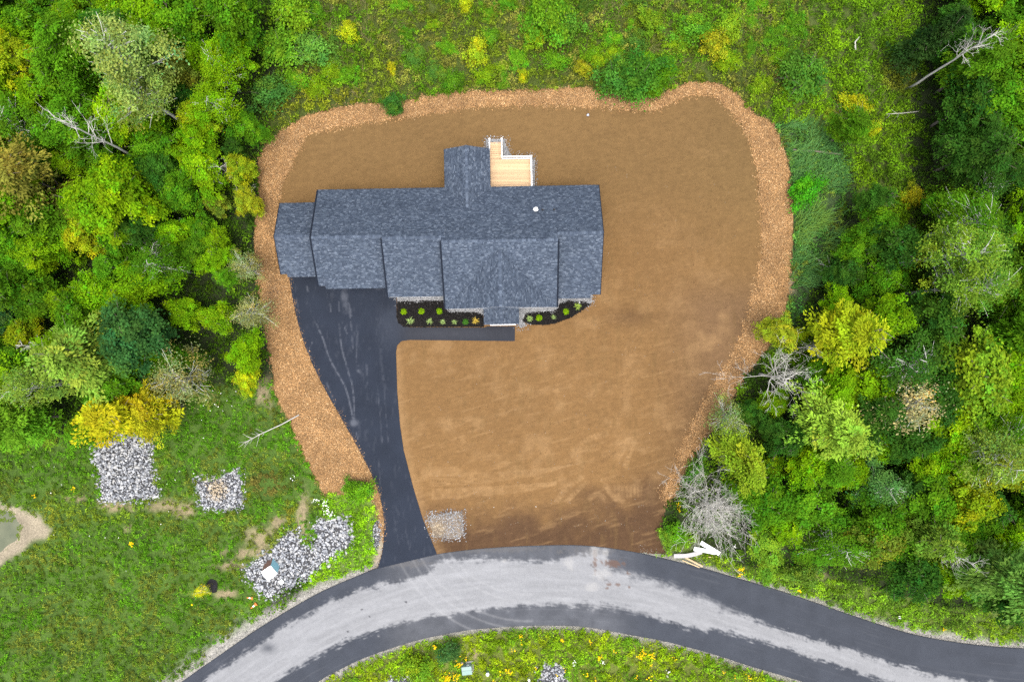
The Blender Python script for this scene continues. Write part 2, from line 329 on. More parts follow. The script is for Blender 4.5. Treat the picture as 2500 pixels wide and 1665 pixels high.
nzv = fbm(gp[:, 0] * .7, gp[:, 1] * .7, 3)[:, None]
gc = gc * (0.6 + 0.8 * nzv)
near = np.abs(gp).max(1) < 70
sa = np.zeros(len(gp)); sa[near] = sand_amount(gp[near])
gc = gc * (1 - sa[:, None]) + np.array((.20, .155, .095)) * sa[:, None] * (.75 + .5 * nzv)
dsh = np.full(len(gp), -99.0); dsh[near] = sdist(gp[near], SHORE)
k = sm(-.2, .8, dsh + (nzv[:, 0] - .5) * 1.5)[:, None]; gc = gc * (1 - k) + np.array((.20, .17, .12)) * (.7 + .6 * nzv) * k
dro = np.full(len(gp), 99.0); dro[near] = -sdist(gp[near], ROADPOLY)
shw = 0.55 + 1.7 * sm(1000, 500, gpx) + 0.7 * sm(2000, 2300, gpx) * (gpy < 1600)
k = sm(1.0, .25, dro / shw + (fbm(gp[:, 0] * 1.6, gp[:, 1] * 1.6, 8) - .5) * .9)[:, None]
k = k * (1 - (np.abs(gpx - 1300) < 240) * (gpy < 1400) * 1.0)[:, None]
gc = gc * (1 - k) + np.array((.22, .21, .185)) * (.7 + .6 * fbm(gp[:, 0] * 3, gp[:, 1] * 3, 9)[:, None]) * k
ddl = np.full(len(gp), 99.0); ddl[near] = pdist(gp[near], WDL[-24:])
k = (sm(1.1, .5, ddl + (nzv[:, 0] - .5) * .8) * (gpy > 1190))[:, None]; gc = gc * (1 - k) + np.array((.20, .165, .12)) * (.7 + .6 * nzv) * k
gh = 0.10 * (fbm(gp[:, 0] * .15, gp[:, 1] * .15, 5) - .5) * near
gh = gh * sm(0, 4, np.minimum(np.abs(dro), 50)) - 0.04
lotd = np.full(len(gp), -99.0); lotd[near] = sdist(gp[near], LOTPOLY)
gh = np.where(lotd > -1.5, -0.06, gh)
dpo = np.full(len(gp), -99.0); dpo[near] = sdist(gp[near], POND)
gh = gh - 0.12 * sm(-1.5, 0.3, dpo) - 0.5 * sm(0, 2.5, dpo)
nx_, ny_ = len(gx), len(gy)
idx = np.arange(nx_ * ny_).reshape(ny_, nx_)
gf = np.stack([idx[:-1, :-1], idx[:-1, 1:], idx[1:, 1:], idx[1:, :-1]], -1).reshape(-1, 4)
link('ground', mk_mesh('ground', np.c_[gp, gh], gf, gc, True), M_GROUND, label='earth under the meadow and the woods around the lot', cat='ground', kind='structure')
pv = np.c_[POND * 1.0, np.full(len(POND), -0.17)]
link('pond', mk_mesh('pond', pv, [list(range(len(pv)))]), M_WATER, label='small murky pond with a sandy shore beside the meadow', cat='pond', kind='structure')

def masked_grid(poly, step, zf, colf, keep=None):
    lo = poly.min(0) - step; hi = poly.max(0) + step
    xs = np.arange(lo[0], hi[0], step); ys = np.arange(lo[1], hi[1], step)
    X, Y = np.meshgrid(xs, ys); p = np.c_[X.ravel(), Y.ravel()]
    d = sdist(p, poly); ok = (d > -step * .9) if keep is None else keep(p, d)
    id_ = np.arange(len(p)).reshape(X.shape); OK = ok.reshape(X.shape)
    m = OK[:-1, :-1] & OK[:-1, 1:] & OK[1:, 1:] & OK[1:, :-1]
    f = np.stack([id_[:-1, :-1][m], id_[:-1, 1:][m], id_[1:, 1:][m], id_[1:, :-1][m]], -1)
    used = np.unique(f); re = np.full(len(p), -1); re[used] = np.arange(len(used))
    p = p[used]; d = d[used]
    return np.c_[p, zf(p, d)], re[f], colf(p, d)
def cdt_mesh(name, poly, step, z, skirt=0.12, noise=0.0):
    poly = np.asarray(poly)
    poly = resample(np.vstack([poly, poly[:1]]), int(np.hypot(*np.diff(np.vstack([poly, poly[:1]]), axis=0).T).sum() / step))[:-1]
    lo, hi = poly.min(0), poly.max(0)
    X, Y = np.meshgrid(np.arange(lo[0], hi[0], step), np.arange(lo[1], hi[1], step)); p = np.c_[X.ravel(), Y.ravel()] + RNG.uniform(-.1, .1, (X.size, 2)) * step
    p = p[sdist(p, poly) > step * .45]
    n = len(poly); V = [Vector(q) for q in np.vstack([poly, p])]
    r = geometry.delaunay_2d_cdt(V, [], [list(range(n))], 1, 1e-5)
    v = np.array([tuple(q) for q in r[0]]); f = [list(q) for q in r[2]]
    return v, f, poly

# ------------------------------------------------------------------ bare soil yard
tracks = []   # (polyline px, half width m, tone gain, cleat)
for k_ in range(7): tracks.append(([(1050, 1158 + k_ * 4.5), (1150, 1156 + k_ * 4), (1250, 1150 + k_ * 3.2), (1330, 1143 + k_ * 1.8), (1395, 1134)], .07, .8, 1))
for k_ in range(8): tracks.append(([(1055, 1195 + k_ * 3.2), (1160, 1190 + k_ * 3.0), (1280, 1182 + k_ * 2.4), (1358, 1176 + k_ * 1)], .07, .8, 1))
tracks += [([(1532, 1072), (1545, 1085), (1535, 1110), (1528, 1135)], .32, 1.0, 2), ([(1395, 1110), (1420, 1085), (1445, 1068), (1480, 1058)], .35, .7, 2), ([(1510, 1080), (1550, 1080)], .3, .8, 2), ([(1545, 1090), (1572, 1103)], .25, .6, 0), ([(1508, 1133), (1528, 1090)], .2, .5, 0),
           ([(1360, 1222), (1385, 1190), (1422, 1163)], .34, .9, 2), ([(1385, 1222), (1410, 1195), (1432, 1178)], .3, .8, 2), ([(1395, 1155), (1420, 1140), (1410, 1125)], .3, .6, 2), ([(1478, 1185), (1500, 1215), (1520, 1222)], .3, 1.0, 0), ([(1505, 1190), (1560, 1192)], .4, .8, 2), ([(1510, 1208), (1560, 1206)], .32, .7, 2), ([(1470, 1172), (1495, 1168)], .2, .6, 2), ([(1575, 1147), (1610, 1170)], .2, .5, 0), ([(1538, 1160), (1560, 1175)], .2, .5, 0), ([(1440, 1215), (1460, 1205), (1480, 1222)], .3, .7, 0)]
for (cx, cy_, r, a0, a1) in [(1560, 560, 70, -60, 200), (1640, 700, 60, 90, 300), (1320, 860, 120, 200, 330), (1250, 1000, 160, 180, 300), (1640, 860, 90, 120, 260), (1500, 820, 50, 20, 190), (1150, 960, 90, 250, 380), (1380, 1010, 80, 30, 200), (1420, 560, 40, -90, 90), (1750, 330, 60, 180, 300)]:
    for k_ in range(3):
        rr = r + k_ * 11
        tracks.append(([(cx + rr * math.cos(math.radians(a)), cy_ - rr * .7 * math.sin(math.radians(a))) for a in np.linspace(a0 + k_ * 9, a1 - k_ * 14, 14)], .13, .22, 0))
for q in range(26):
    x0, y0 = RNG.uniform(1000, 1800), RNG.uniform(430, 1180); a = RNG.uniform(0, math.pi); L = RNG.uniform(20, 110)
    tracks.append(([(x0, y0), (x0 + L * math.cos(a) * .5, y0 + L * math.sin(a) * .5 + RNG.uniform(-6, 6)), (x0 + L * math.cos(a), y0 + L * math.sin(a))], RNG.uniform(.06, .18), RNG.uniform(-.3, .35), 0))
TR = []
for ln, w, g, cl in tracks: TR.append((smooth(W(ln), 4), w, g, cl))
def dirt_feature(p):
    tone = np.zeros(len(p)); hgt = np.zeros(len(p))
    for ln, w, g, cl in TR:
        lo, hi = ln.min(0) - 2 * w - .3, ln.max(0) + 2 * w + .3
        m = np.where((p[:, 0] > lo[0]) & (p[:, 0] < hi[0]) & (p[:, 1] > lo[1]) & (p[:, 1] < hi[1]))[0]
        if len(m) == 0: continue
        q = p[m]; d = pdist(q, ln); k = sm(w * 1.35, w * .6, d) * (.05 + 1.6 * fbm(q[:, 0] * 1.7, q[:, 1] * 1.7, 71, 4) ** 1.4)
        if cl == 2:
            dirv = ln[-1] - ln[0]; dirv = dirv / np.linalg.norm(dirv); s = q @ dirv; k = k * (.25 + .75 * (np.mod(s, .42) > .13))
        elif cl == 1:
            s = q[:, 0]; k = k * (.65 + .35 * (np.mod(s, .3) > .12))
        tone[m] += g * k; hgt[m] += np.sign(g) * .022 * k
    return tone, hgt
def dirt_z(p, d):
    px, py = to_px(p[:, 0], p[:, 1])
    t, h = dirt_feature(p); dirt_z.t = t
    mound = .55 * np.exp(-(((px - 1606) / 22) ** 2 + ((py - 1205) / 26) ** 2) * 1.6) * 0
    rough = .05 * sm(1420, 1480, px) * sm(1600, 1500, px) * sm(430, 480, py) * sm(800, 700, py)
    return -.01 + .05 * fbm(p[:, 0] * .35, p[:, 1] * .35, 21) + .02 * fbm(p[:, 0] * 2.2, p[:, 1] * 2.2, 22) + h + rough * fbm(p[:, 0] * 2.6, p[:, 1] * 2.6, 24) + mound
def dirt_c(p, d):
    px, py = to_px(p[:, 0], p[:, 1]); x, y = p[:, 0], p[:, 1]
    tan = np.array((.132, .074, .029)); lite = np.array((.215, .131, .060)); olive = np.array((.108, .066, .026)); moist = np.array((.054, .030, .016)); grey = np.array((.098, .060, .035))
    n1 = fbm(x * .12, y * .12, 31); n2 = fbm(x * .55, y * .55, 32); n3 = fbm(x * 3.2, y * 3.2, 33); n4 = fbm(x * 1.6 + y * .4, y * 7 - x * 1.2, 34, 3)
    c = tan * np.ones((len(p), 3))
    def mix(c, col, k): k = np.clip(k, 0, 1)[:, None]; return c * (1 - k) + col * k
    c = mix(c, olive, sm(700, 380, py) * .75 + sm(1600, 1850, px) * sm(1000, 700, py) * .35)
    c = mix(c, grey, sm(1560, 1760, px) * sm(640, 760, py) * .55)
    wob = (n2 - .5) * 90 + (n1 - .5) * 60
    edge = 1245 - 40 * sm(1350, 1560, px)
    c = mix(c, moist, sm(edge - 55, edge + 75, py + wob) * .95)
    c = mix(c, moist, .85 * np.exp(-(((px - 1585) / 40) ** 2 + ((py - 1200) / 45) ** 2)))
    c = mix(c, moist, .55 * np.exp(-(((px - 1440) / 45) ** 2 + ((py - 1205) / 20) ** 2)) + .45 * np.exp(-(((px - 1540) / 60) ** 2 + ((py - 775) / 22) ** 2)))
    c = mix(c, lite, .34 * sm(.50, .80, n2) * sm(420, 760, py) * sm(1260, 1180, py) * (.5 + n1))
    st = fbm(x * .5 + y * .18, y * 3.2 - x * .9, 41); st2 = fbm(x * 3.0, y * .45, 42)
    c = mix(c, lite, .30 * sm(.58, .82, st) * sm(780, 900, py)) ; c = mix(c, olive, .30 * sm(.60, .80, st2))
    c = mix(c, lite, np.clip(dirt_z.t, 0, 1.0) * .55); c = mix(c, moist, np.clip(-dirt_z.t, 0, 1) * .6)
    c = mix(c, lite, .35 * sm(1.2, .1, pdist(p, WDR[:9])) * (py > 850))
    return c * (.74 + .28 * n3 + .24 * n4)[:, None] * (.88 + .24 * n1)[:, None]
v, f, c = masked_grid(LOTPOLY, 0.135, dirt_z, dirt_c)
link('soil_yard', mk_mesh('soil_yard', v, f, c, True), M_DIRT, label='bare graded brown soil of the lot around the house', cat='soil', kind='structure')

# ------------------------------------------------------------------ wood chip berm
def chip_h(p, d):
    px, py = to_px(p[:, 0], p[:, 1])
    n = fbm(p[:, 0] * 1.2, p[:, 1] * 1.2, 61)
    flat = sm(640, 760, py) * sm(1100, 1000, px)
    return .035 + (.42 - .3 * flat) * sm(0, 1.3, d + (n - .5) * .7) * (.6 + .7 * n)
def chip_col(p, d):
    n = fbm(p[:, 0] * 1.5, p[:, 1] * 1.5, 63)[:, None]; px, py = to_px(p[:, 0], p[:, 1])
    c = np.array((.165, .097, .043)) * (.7 + .6 * n)
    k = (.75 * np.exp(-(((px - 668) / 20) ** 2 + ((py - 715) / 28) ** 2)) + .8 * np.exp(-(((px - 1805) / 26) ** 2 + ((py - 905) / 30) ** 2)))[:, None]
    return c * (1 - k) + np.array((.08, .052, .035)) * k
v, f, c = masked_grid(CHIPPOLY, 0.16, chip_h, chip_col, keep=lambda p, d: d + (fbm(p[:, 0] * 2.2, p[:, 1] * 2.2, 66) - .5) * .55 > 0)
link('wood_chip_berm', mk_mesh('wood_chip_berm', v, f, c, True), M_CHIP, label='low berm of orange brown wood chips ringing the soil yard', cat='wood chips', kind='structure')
lo, hi = CHIPPOLY.min(0), CHIPPOLY.max(0)
cp = RNG.uniform(lo, hi, (760000, 2)); d = sdist(cp[:], CHIPPOLY); cp = cp[d + (fbm(cp[:, 0] * 2.2, cp[:, 1] * 2.2, 66) - .5) * .75 > -.05 - .55 * RNG.random(len(cp)) ** 5][:105000]
d = sdist(cp, CHIPPOLY); n = len(cp)
cz = chip_h(cp, np.maximum(d, 0)) + RNG.uniform(.0, .05, n)
pal = np.array([(.33, .19, .082), (.25, .14, .058), (.17, .092, .040), (.42, .28, .145), (.29, .16, .063), (.10, .056, .028)])
cc = pal[RNG.choice(6, n, p=[.28, .25, .17, .10, .14, .06])] * RNG.uniform(.8, 1.2, (n, 1))
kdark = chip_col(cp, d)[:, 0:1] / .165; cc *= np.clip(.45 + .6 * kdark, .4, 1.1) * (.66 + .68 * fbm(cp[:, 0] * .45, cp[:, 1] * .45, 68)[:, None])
chip_proto = ([(-.5, -.5, 0), (.5, -.4, .1), (.45, .5, 0), (-.5, .4, .12)], [(0, 1, 2, 3)])
L = RNG.uniform(.05, .15, n)
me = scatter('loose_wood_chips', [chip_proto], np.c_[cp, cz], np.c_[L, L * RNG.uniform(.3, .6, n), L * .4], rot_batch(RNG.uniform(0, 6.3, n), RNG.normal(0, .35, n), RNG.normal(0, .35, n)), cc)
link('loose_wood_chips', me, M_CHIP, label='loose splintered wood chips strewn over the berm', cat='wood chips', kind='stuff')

# ------------------------------------------------------------------ road
NU, NV = 980, 74
ru = resample(RU, NU); rl = resample(RL, NU); t = np.linspace(0, 1, NV)[None, :, None]
rp = ((1 - t) * ru[:, None] + t * rl[:, None]).reshape(-1, 2)
crown = .06 + .06 * np.sin(np.tile(np.linspace(0, math.pi, NV), NU))
PALE = np.vstack([W(pale_up), W(pale_low)])
rd = sdist(rp, PALE)
rpx0, rpy0 = to_px(rp[:, 0], rp[:, 1])
dirv = np.gradient(ru, axis=0); ang = np.repeat(np.arctan2(dirv[:, 1], dirv[:, 0]), NV)
uu = np.repeat(np.linspace(0, 115, NU), NV); vv = np.tile(np.linspace(0, 8.6, NV), NU)
na = fbm(uu * .9, vv * 3.5, 81); nb = fbm(rp[:, 0] * .9, rp[:, 1] * .9, 82); nc = fbm(uu * 1.2, vv * 9, 83, 3); nf = fbm(rp[:, 0] * 5, rp[:, 1] * 5, 84, 3)
soft_ = .30 + .35 * sm(1350, 1650, rpx0) * (rpy0 < 1500)
dust = sm(-soft_, soft_, rd + (na - .5) * .7 + (nb - .5) * .7 + (nc - .5) * .7 + (nf - .5) * .6)
rpx, rpy = to_px(rp[:, 0], rp[:, 1])
dust *= 1 - .72 * np.exp(-(((rpx - 655) / 18) ** 2 + ((rpy - 1580) / 11) ** 2))
def ring(cx, cy_, r, w, a0, a1):
    dd = np.hypot(rpx - cx, rpy - cy_); an = np.degrees(np.arctan2(-(rpy - cy_), rpx - cx)) % 360
    return sm(w, 0, np.abs(dd - r)) * ((an > a0) & (an < a1))
extra = np.zeros(len(rp))
for r in (235, 252, 300, 320, 350): extra += .5 * ring(1290, 1215, r, 5, 200, 272) * (.4 + nb)
asph = np.array((.036, .040, .049)); pale = np.array((.188, .190, .195)); mid = np.array((.08, .082, .088))
damp = sm(900, 1000, rpx) * sm(1600, 1450, rpx)
c = asph * (.85 + .3 * nb[:, None]) * (1 - .45 * damp[:, None]) + mid * .5 * damp[:, None] * (.6 + .8 * nb[:, None])
k = dust[:, None] * (.80 + .2 * na[:, None]); c = c * (1 - k) + pale * (.74 + .34 * fbm(uu * .3, vv * 3.5, 85)[:, None] + .18 * nf[:, None]) * k
c = c * (1 - .35 * np.clip(extra, 0, 1)[:, None]) + .35 * np.array((.27, .27, .27)) * np.clip(extra, 0, 1)[:, None]
streak = sm(.66, .86, fbm(uu * .12, vv * 7.0, 86, 3)); c = c * (1 - .06 * streak[:, None]) + .06 * np.array((.2, .2, .205)) * streak[:, None]
def blot(cx, cy_, rx, ry, col, amt, sharp=False):
    global c
    q = np.hypot((rpx - cx) / rx, (rpy - cy_) / ry) + (nb - .5) * .9 + (nf - .5) * 1.6; kk = (amt * sm(1.15, .6, q))[:, None]; c = c * (1 - kk) + np.array(col) * kk
mud = (.09, .055, .04)
for b_ in [(1487, 1424, 7, 4), (1508, 1426, 9, 4), (1482, 1434, 5, 3), (1533, 1398, 8, 5), (1500, 1375, 30, 10), (1536, 1432, 4, 3), (1452, 1372, 6, 30)]: blot(*b_, mud, .7)
for q in range(9): blot(1444 + q * 5, 1378 + q * 5.2, 5, 2.2, (.07, .065, .065), .55)
for b_ in [(1200, 1340, 130, 9), (1440, 1345, 60, 14), (1000, 1375, 60, 10)]: blot(*b_, (.085, .082, .08), .45)
for b_ in [(992, 1469, 3, 3), (884, 1487, 2, 2), (902, 1504, 2, 2), (773, 1463, 3, 3), (850, 1540, 2, 2)]: blot(*b_, (.04, .04, .045), .9)
for b_ in [(1452, 1345, 10, 22), (1478, 1350, 9, 14), (1465, 1400, 24, 12), (1231, 1368, 5, 5), (1440, 1432, 22, 10), (1390, 1375, 16, 14), (924, 1551, 3, 3)]: blot(*b_, (.26, .255, .245), .45)
ii = np.arange(NU * NV).reshape(NU, NV)
rf = np.stack([ii[:-1, :-1], ii[:-1, 1:], ii[1:, 1:], ii[1:, :-1]], -1).reshape(-1, 4)
rv = np.c_[rp, crown]
# broken asphalt edge: a skirt on both sides
e0, e1 = ii[:, 0], ii[:, -1]; nvb = len(rv)
rv = np.vstack([rv, np.c_[rv[e0][:, :2], np.full(NU, -.1)], np.c_[rv[e1][:, :2], np.full(NU, -.1)]])
c = np.vstack([c, c[e0], c[e1]])
s0 = nvb + np.arange(NU); s1 = s0 + NU
rf = np.vstack([rf, np.stack([e0[:-1], e0[1:], s0[1:], s0[:-1]], -1), np.stack([e1[1:], e1[:-1], s1[:-1], s1[1:]], -1)])
link('road', mk_mesh('road', rv, rf[:, ::-1], c, False), M_ROAD, label='curving asphalt road with a pale dusty crown', cat='road', kind='structure')

# ------------------------------------------------------------------ driveway and front walk
v, f, bp = cdt_mesh('driveway', DRIVEPOLY, 0.13, .075)
dpx, dpy = to_px(v[:, 0], v[:, 1])
n1 = fbm(v[:, 0] * .5, v[:, 1] * .5, 91); n2 = fbm(v[:, 0] * 4, v[:, 1] * 1.2, 92)
c = np.array((.0145, .0185, .028)) * (.8 + .4 * n1[:, None])
scr = np.zeros(len(v))
drive_lines = [([(770, 785), (790, 830), (805, 875), (845, 950), (862, 1022)], .10, .8), ([(828, 790), (835, 850), (850, 905), (862, 950), (866, 1020)], .09, .8), ([(836, 785), (848, 815)], .07, .7), ([(852, 740), (858, 800), (862, 850)], .1, .5), ([(873, 810), (870, 890)], .09, .5), ([(895, 890), (897, 940)], .1, .4), ([(763, 835), (752, 862)], .05, .8), ([(798, 935), (812, 970)], .09, .6), ([(840, 700), (845, 760)], .35, .45), ([(855, 755), (857, 770)], .16, .6), ([(923, 950), (930, 1040), (935, 1090)], .06, .35), ([(937, 940), (948, 1080)], .06, .3), ([(750, 700), (752, 712)], .1, .6), ([(806, 742), (808, 760)], .08, .6), ([(828, 738), (829, 760)], .08, .5), ([(870, 1055), (874, 1072)], .07, .6), ([(925, 1130), (930, 1200)], .06, .25), ([(990, 1290), (1000, 1340)], .06, .25), ([(960, 1250), (975, 1330)], .05, .2), ([(955, 760), (930, 850), (940, 950)], .2, .16), ([(873, 895), (877, 912)], .2, .5), ([(722, 720), (730, 760)], .08, .35)]
for ln, w, g in drive_lines:
    q = pdist(v[:, :2], smooth(W(ln), 4)); scr = np.maximum(scr, g * sm(w * 1.5, w * .1, q) * sm(.25, .62, fbm(v[:, 0] * 3, v[:, 1] * 3, 93)))
for cx, cy_, rx, ry, g in [(866, 1032, 14, 10, .8), (841, 725, 9, 16, .6), (990, 780, 25, 60, .10), (960, 800, 50, 60, .14), (1110, 815, 150, 16, .16), (925, 705, 14, 5, .25)]:
    scr = np.maximum(scr, g * sm(1.3, .2, np.hypot((dpx - cx) / rx, (dpy - cy_) / ry) + (n2 - .5)))
scr = scr * .7 + .10 * sm(.62, .8, n2)
c = c * (1 - scr[:, None]) + np.array((.095, .102, .12)) * scr[:, None]
wk = sm(960, 1010, dpx) * sm(850, 835, dpy); c = c * (1 - .4 * wk[:, None]) + .4 * np.array((.032, .030, .030)) * wk[:, None]
vv_ = np.c_[v[:, :2], np.full(len(v), .078)]
nb0 = len(vv_); order = list(range(len(bp)))
sk = np.c_[bp, np.full(len(bp), -.08)]
faces = f + [[i, nb0 + i, nb0 + (i + 1) % len(bp), (i + 1) % len(bp)] for i in order]
link('driveway', mk_mesh('driveway', np.vstack([vv_, sk]), faces, np.vstack([c, c[:len(bp)]])), M_DRIVE, label='fresh dark asphalt driveway with a walk to the porch', cat='driveway', kind='structure')
# ------------------------------------------------------------------ house (built in its own frame, turned one degree)
TH = math.radians(1.0); CU, CV = -6.0, 10.5
def hw(u, v):
    return (u * math.cos(TH) - v * math.sin(TH), u * math.sin(TH) + v * math.cos(TH))
house = empty('house', (*hw(CU, CV), 0.0), 'long single-storey house with slate blue shingled gable roofs', 'house', rz=TH)
def hbox(name, mat, lst, parent=house, label=None):
    return link(name, boxes_mesh(name, [(a - CU, b - CU, c_ - CV, d_ - CV, e, g) for a, b, c_, d_, e, g in lst]), mat, parent, label)
SL = .548
# foundation and walls
hbox('foundation', M_FOUND, [(-19.75, 8.95, 6.35, 15.85, -.1, .45)])
for nm, b in [('wall', (-19.8, -12.6, 6.3, 15.9, .05, 3.7)), ('wall', (-12.62, -6.55, 5.35, 15.88, .06, 3.3)), ('wall', (-6.57, 4.37, 4.05, 15.86, .07, 3.0)), ('wall', (4.35, 9.0, 4.95, 15.92, .05, 3.1)), ('wall', (-23.9, -19.82, 7.65, 14.6, .04, 3.3)), ('wall', (-6.4, -2.36, 15.8, 19.95, .05, 3.5))]:
    hbox(nm, M_SIDING, [b])
def gable(axis, a0, a1, c0, c1, zb, zt, at, th=.12):
    """triangular wall under a gable: spans c0..c1 across, apex in the middle"""
    m_ = (c0 + c1) / 2
    pr = []
    for s in (at - th / 2, at + th / 2):
        for cc, zz in ((c0, zb), (c1, zb), (m_, zt)): pr.append((s - CU, cc - CV, zz) if axis == 'u' else (cc - CU, s - CV, zz))
    link('gable_wall', mk_mesh('gable_wall', pr, [(0, 2, 1), (3, 4, 5), (0, 1, 4, 3), (1, 2, 5, 4), (2, 0, 3, 5)]), M_SIDING, house)
gable('u', 0, 0, 6.3, 15.4, 3.7, 6.1, -19.74); gable('u', 0, 0, 6.0, 15.7, 3.6, 6.1, 8.94); gable('u', 0, 0, 7.65, 14.6, 3.3, 5.1, -23.84)
gable('v', 0, 0, -6.5, 4.3, 3.0, 5.9, 4.11); gable('v', 0, 0, -6.4, -2.36, 3.5, 4.6, 19.89)
# windows, doors (facing the yard and the rear)
def window(u, v, z, w, h, face):
    s = 1 if face == 'n' else -1
    if face in 'ns':
        y0, y1 = sorted((v, v + s * .06))
        fr = hbox('window', M_TRIM, [(u - w / 2, u + w / 2, y0, y1, z, z + .08), (u - w / 2, u + w / 2, y0, y1, z + h - .08, z + h), (u - w / 2, u - w / 2 + .08, y0, y1, z + .08, z + h - .08), (u + w / 2 - .08, u + w / 2, y0, y1, z + .08, z + h - .08), (u - .025, u + .025, y0, y1, z + .08, z + h - .08)])
        link('pane', boxes_mesh('pane', [(u - w / 2 + .08 - CU, u + w / 2 - .08 - CU, y0 + .01 - CV, y1 - .02 - CV, z + .08, z + h - .08)]), M_GLASS, fr)
    else:
        s = 1 if face == 'e' else -1; x0, x1 = sorted((u, u + s * .06))
        fr = hbox('window', M_TRIM, [(x0, x1, v - w / 2, v + w / 2, z, z + .08), (x0, x1, v - w / 2, v + w / 2, z + h - .08, z + h), (x0, x1, v - w / 2, v - w / 2 + .08, z + .08, z + h - .08), (x0, x1, v + w / 2 - .08, v + w / 2, z + .08, z + h - .08)])
        link('pane', boxes_mesh('pane', [(x0 + .01 - CU, x1 - .02 - CU, v - w / 2 + .08 - CV, v + w / 2 - .08 - CV, z + .08, z + h - .08)]), M_GLASS, fr)
for u in (-16.5, -10.5, 4.5, 7.0): window(u, 15.93, 1.5, 1.3, 1.3, 'n')
for u in (-5.0, -4.0): window(u, 4.05, 1.2, .9, 1.5, 's')
for u in (2.6,): window(u, 4.05, 1.2, 1.6, 1.5, 's')
window(6.8, 4.95, 1.2, 1.6, 1.4, 's'); window(-9.6, 5.35, 1.2, 1.6, 1.4, 's'); window(9.0, 8, 1.3, 1.2, 1.3, 'e'); window(9.0, 13, 1.3, 1.2, 1.3, 'e'); window(-6.4, 18, 1.5, 1.4, 1.3, 'w')
def garage(u0, u1, v):
    g = hbox('garage_door', M_TRIM, [(u0, u1, v - .05, v, .06, 2.3)])
    for k_ in range(4): link('panel', boxes_mesh('panel', [(u0 + .06 - CU, u1 - .06 - CU, v - .075 - CV, v - .05 - CV, .12 + k_ * .54, .60 + k_ * .54)]), M_DOOR, g)
garage(-23.2, -20.5, 7.65); garage(-18.6, -13.7, 6.3)
dr = hbox('front_door', M_DOOR, [(-1.6, -.6, 3.99, 4.05, .35, 2.4)]); link('door_handle', boxes_mesh('door_handle', [(-.75 - CU, -.69 - CU, 3.93 - CV, 3.99 - CV, 1.3, 1.5)]), M_TRIM, dr)
dr = hbox('patio_door', M_TRIM, [(-1.4, .5, 15.9, 15.98, 1.2, 3.2)]); link('pane', boxes_mesh('pane', [(-1.3 - CU, .4 - CU, 15.97 - CV, 16.0 - CV, 1.3, 3.1)]), M_GLASS, dr)
# roofs
spal = np.array([(.060, .075, .101), (.044, .056, .078), (.076, .094, .123), (.052, .066, .090), (.100, .120, .152)])
def roof_plane(e0, e1, r0, r1, thick=.16, parent=None, seed=1):
    """slab plus its shingle tabs; e0,e1 eave ends, r0,r1 ridge ends (house frame)"""
    rg = np.random.default_rng(seed)
    off = np.array((CU, CV, 0)); e0, e1, r0, r1 = [np.array(q, float) - off for q in (e0, e1, r0, r1)]
    A = e1 - e0; LA = np.linalg.norm(A); A /= LA; B = r0 - e0; LB = np.linalg.norm(B); B /= LB; Nn = np.cross(A, B)
    if Nn[2] < 0: e0, e1, r0, r1 = e1, e0, r1, r0; A = -A; Nn = -Nn
    dn = np.array((0, 0, -thick))
    slab = [e0, e1, r1, r0, e0 + dn, e1 + dn, r1 + dn, r0 + dn]
    slab = [q - Nn * .004 for q in slab]
    o = link('roof', mk_mesh('roof', slab, [(0, 1, 2, 3), (7, 6, 5, 4), (4, 5, 1, 0), (5, 6, 2, 1), (6, 7, 3, 2), (7, 4, 0, 3)]), M_TRIM, house)
    ex = .15; V, Fc, C = [], [], []
    nr = int(round(LB / ex)); ex = LB / nr; base = 0
    wob = rg.uniform(-.3, .3)
    for i in range(nr):
        cuts = [0.0]; s = -rg.uniform(0, .3)
        while s < LA - .12:
            s += rg.uniform(.12, .32)
            if s > .05: cuts.append(min(s, LA))
        cuts[-1] = LA
        a0 = np.array(cuts[:-1]); a1 = np.array(cuts[1:]); n = len(a0)
        lift = np.where(rg.random(n) < .5, .028, .012) + rg.uniform(0, .006, n)
        ext = rg.uniform(0, .02, n) if i else rg.uniform(0, .008, n)
        p = lambda a, b, t: e0 + a[:, None] * A + b[:, None] * B + t[:, None] * Nn
        b0 = i * ex - ext; b1 = np.full(n, (i + 1) * ex); z0 = np.zeros(n)
        v = np.stack([p(a0, b0, lift), p(a1, b0, lift), p(a1, b1, z0 + .005), p(a0, b1, z0 + .005), p(a0, b0, z0), p(a1, b0, z0)], 1).reshape(-1, 3)
        q = base + np.arange(n)[:, None] * 6
        Fc.append(q + np.array([0, 1, 2, 3])); Fc.append(q + np.array([4, 5, 1, 0])); V.append(v); base += n * 6
        col = spal[rg.choice(5, n, p=[.30, .26, .18, .16, .10])] * rg.uniform(.88, 1.12, (n, 1)) * (.96 + .08 * vnoise(a0 * .5, np.full(n, i * .13), seed)[:, None])
        C.append(np.repeat(col, 6, axis=0))
    link('shingles', mk_mesh('shingles', np.concatenate(V), np.concatenate(Fc), np.concatenate(C)), M_SHINGLE, o, kind='stuff')
    return o
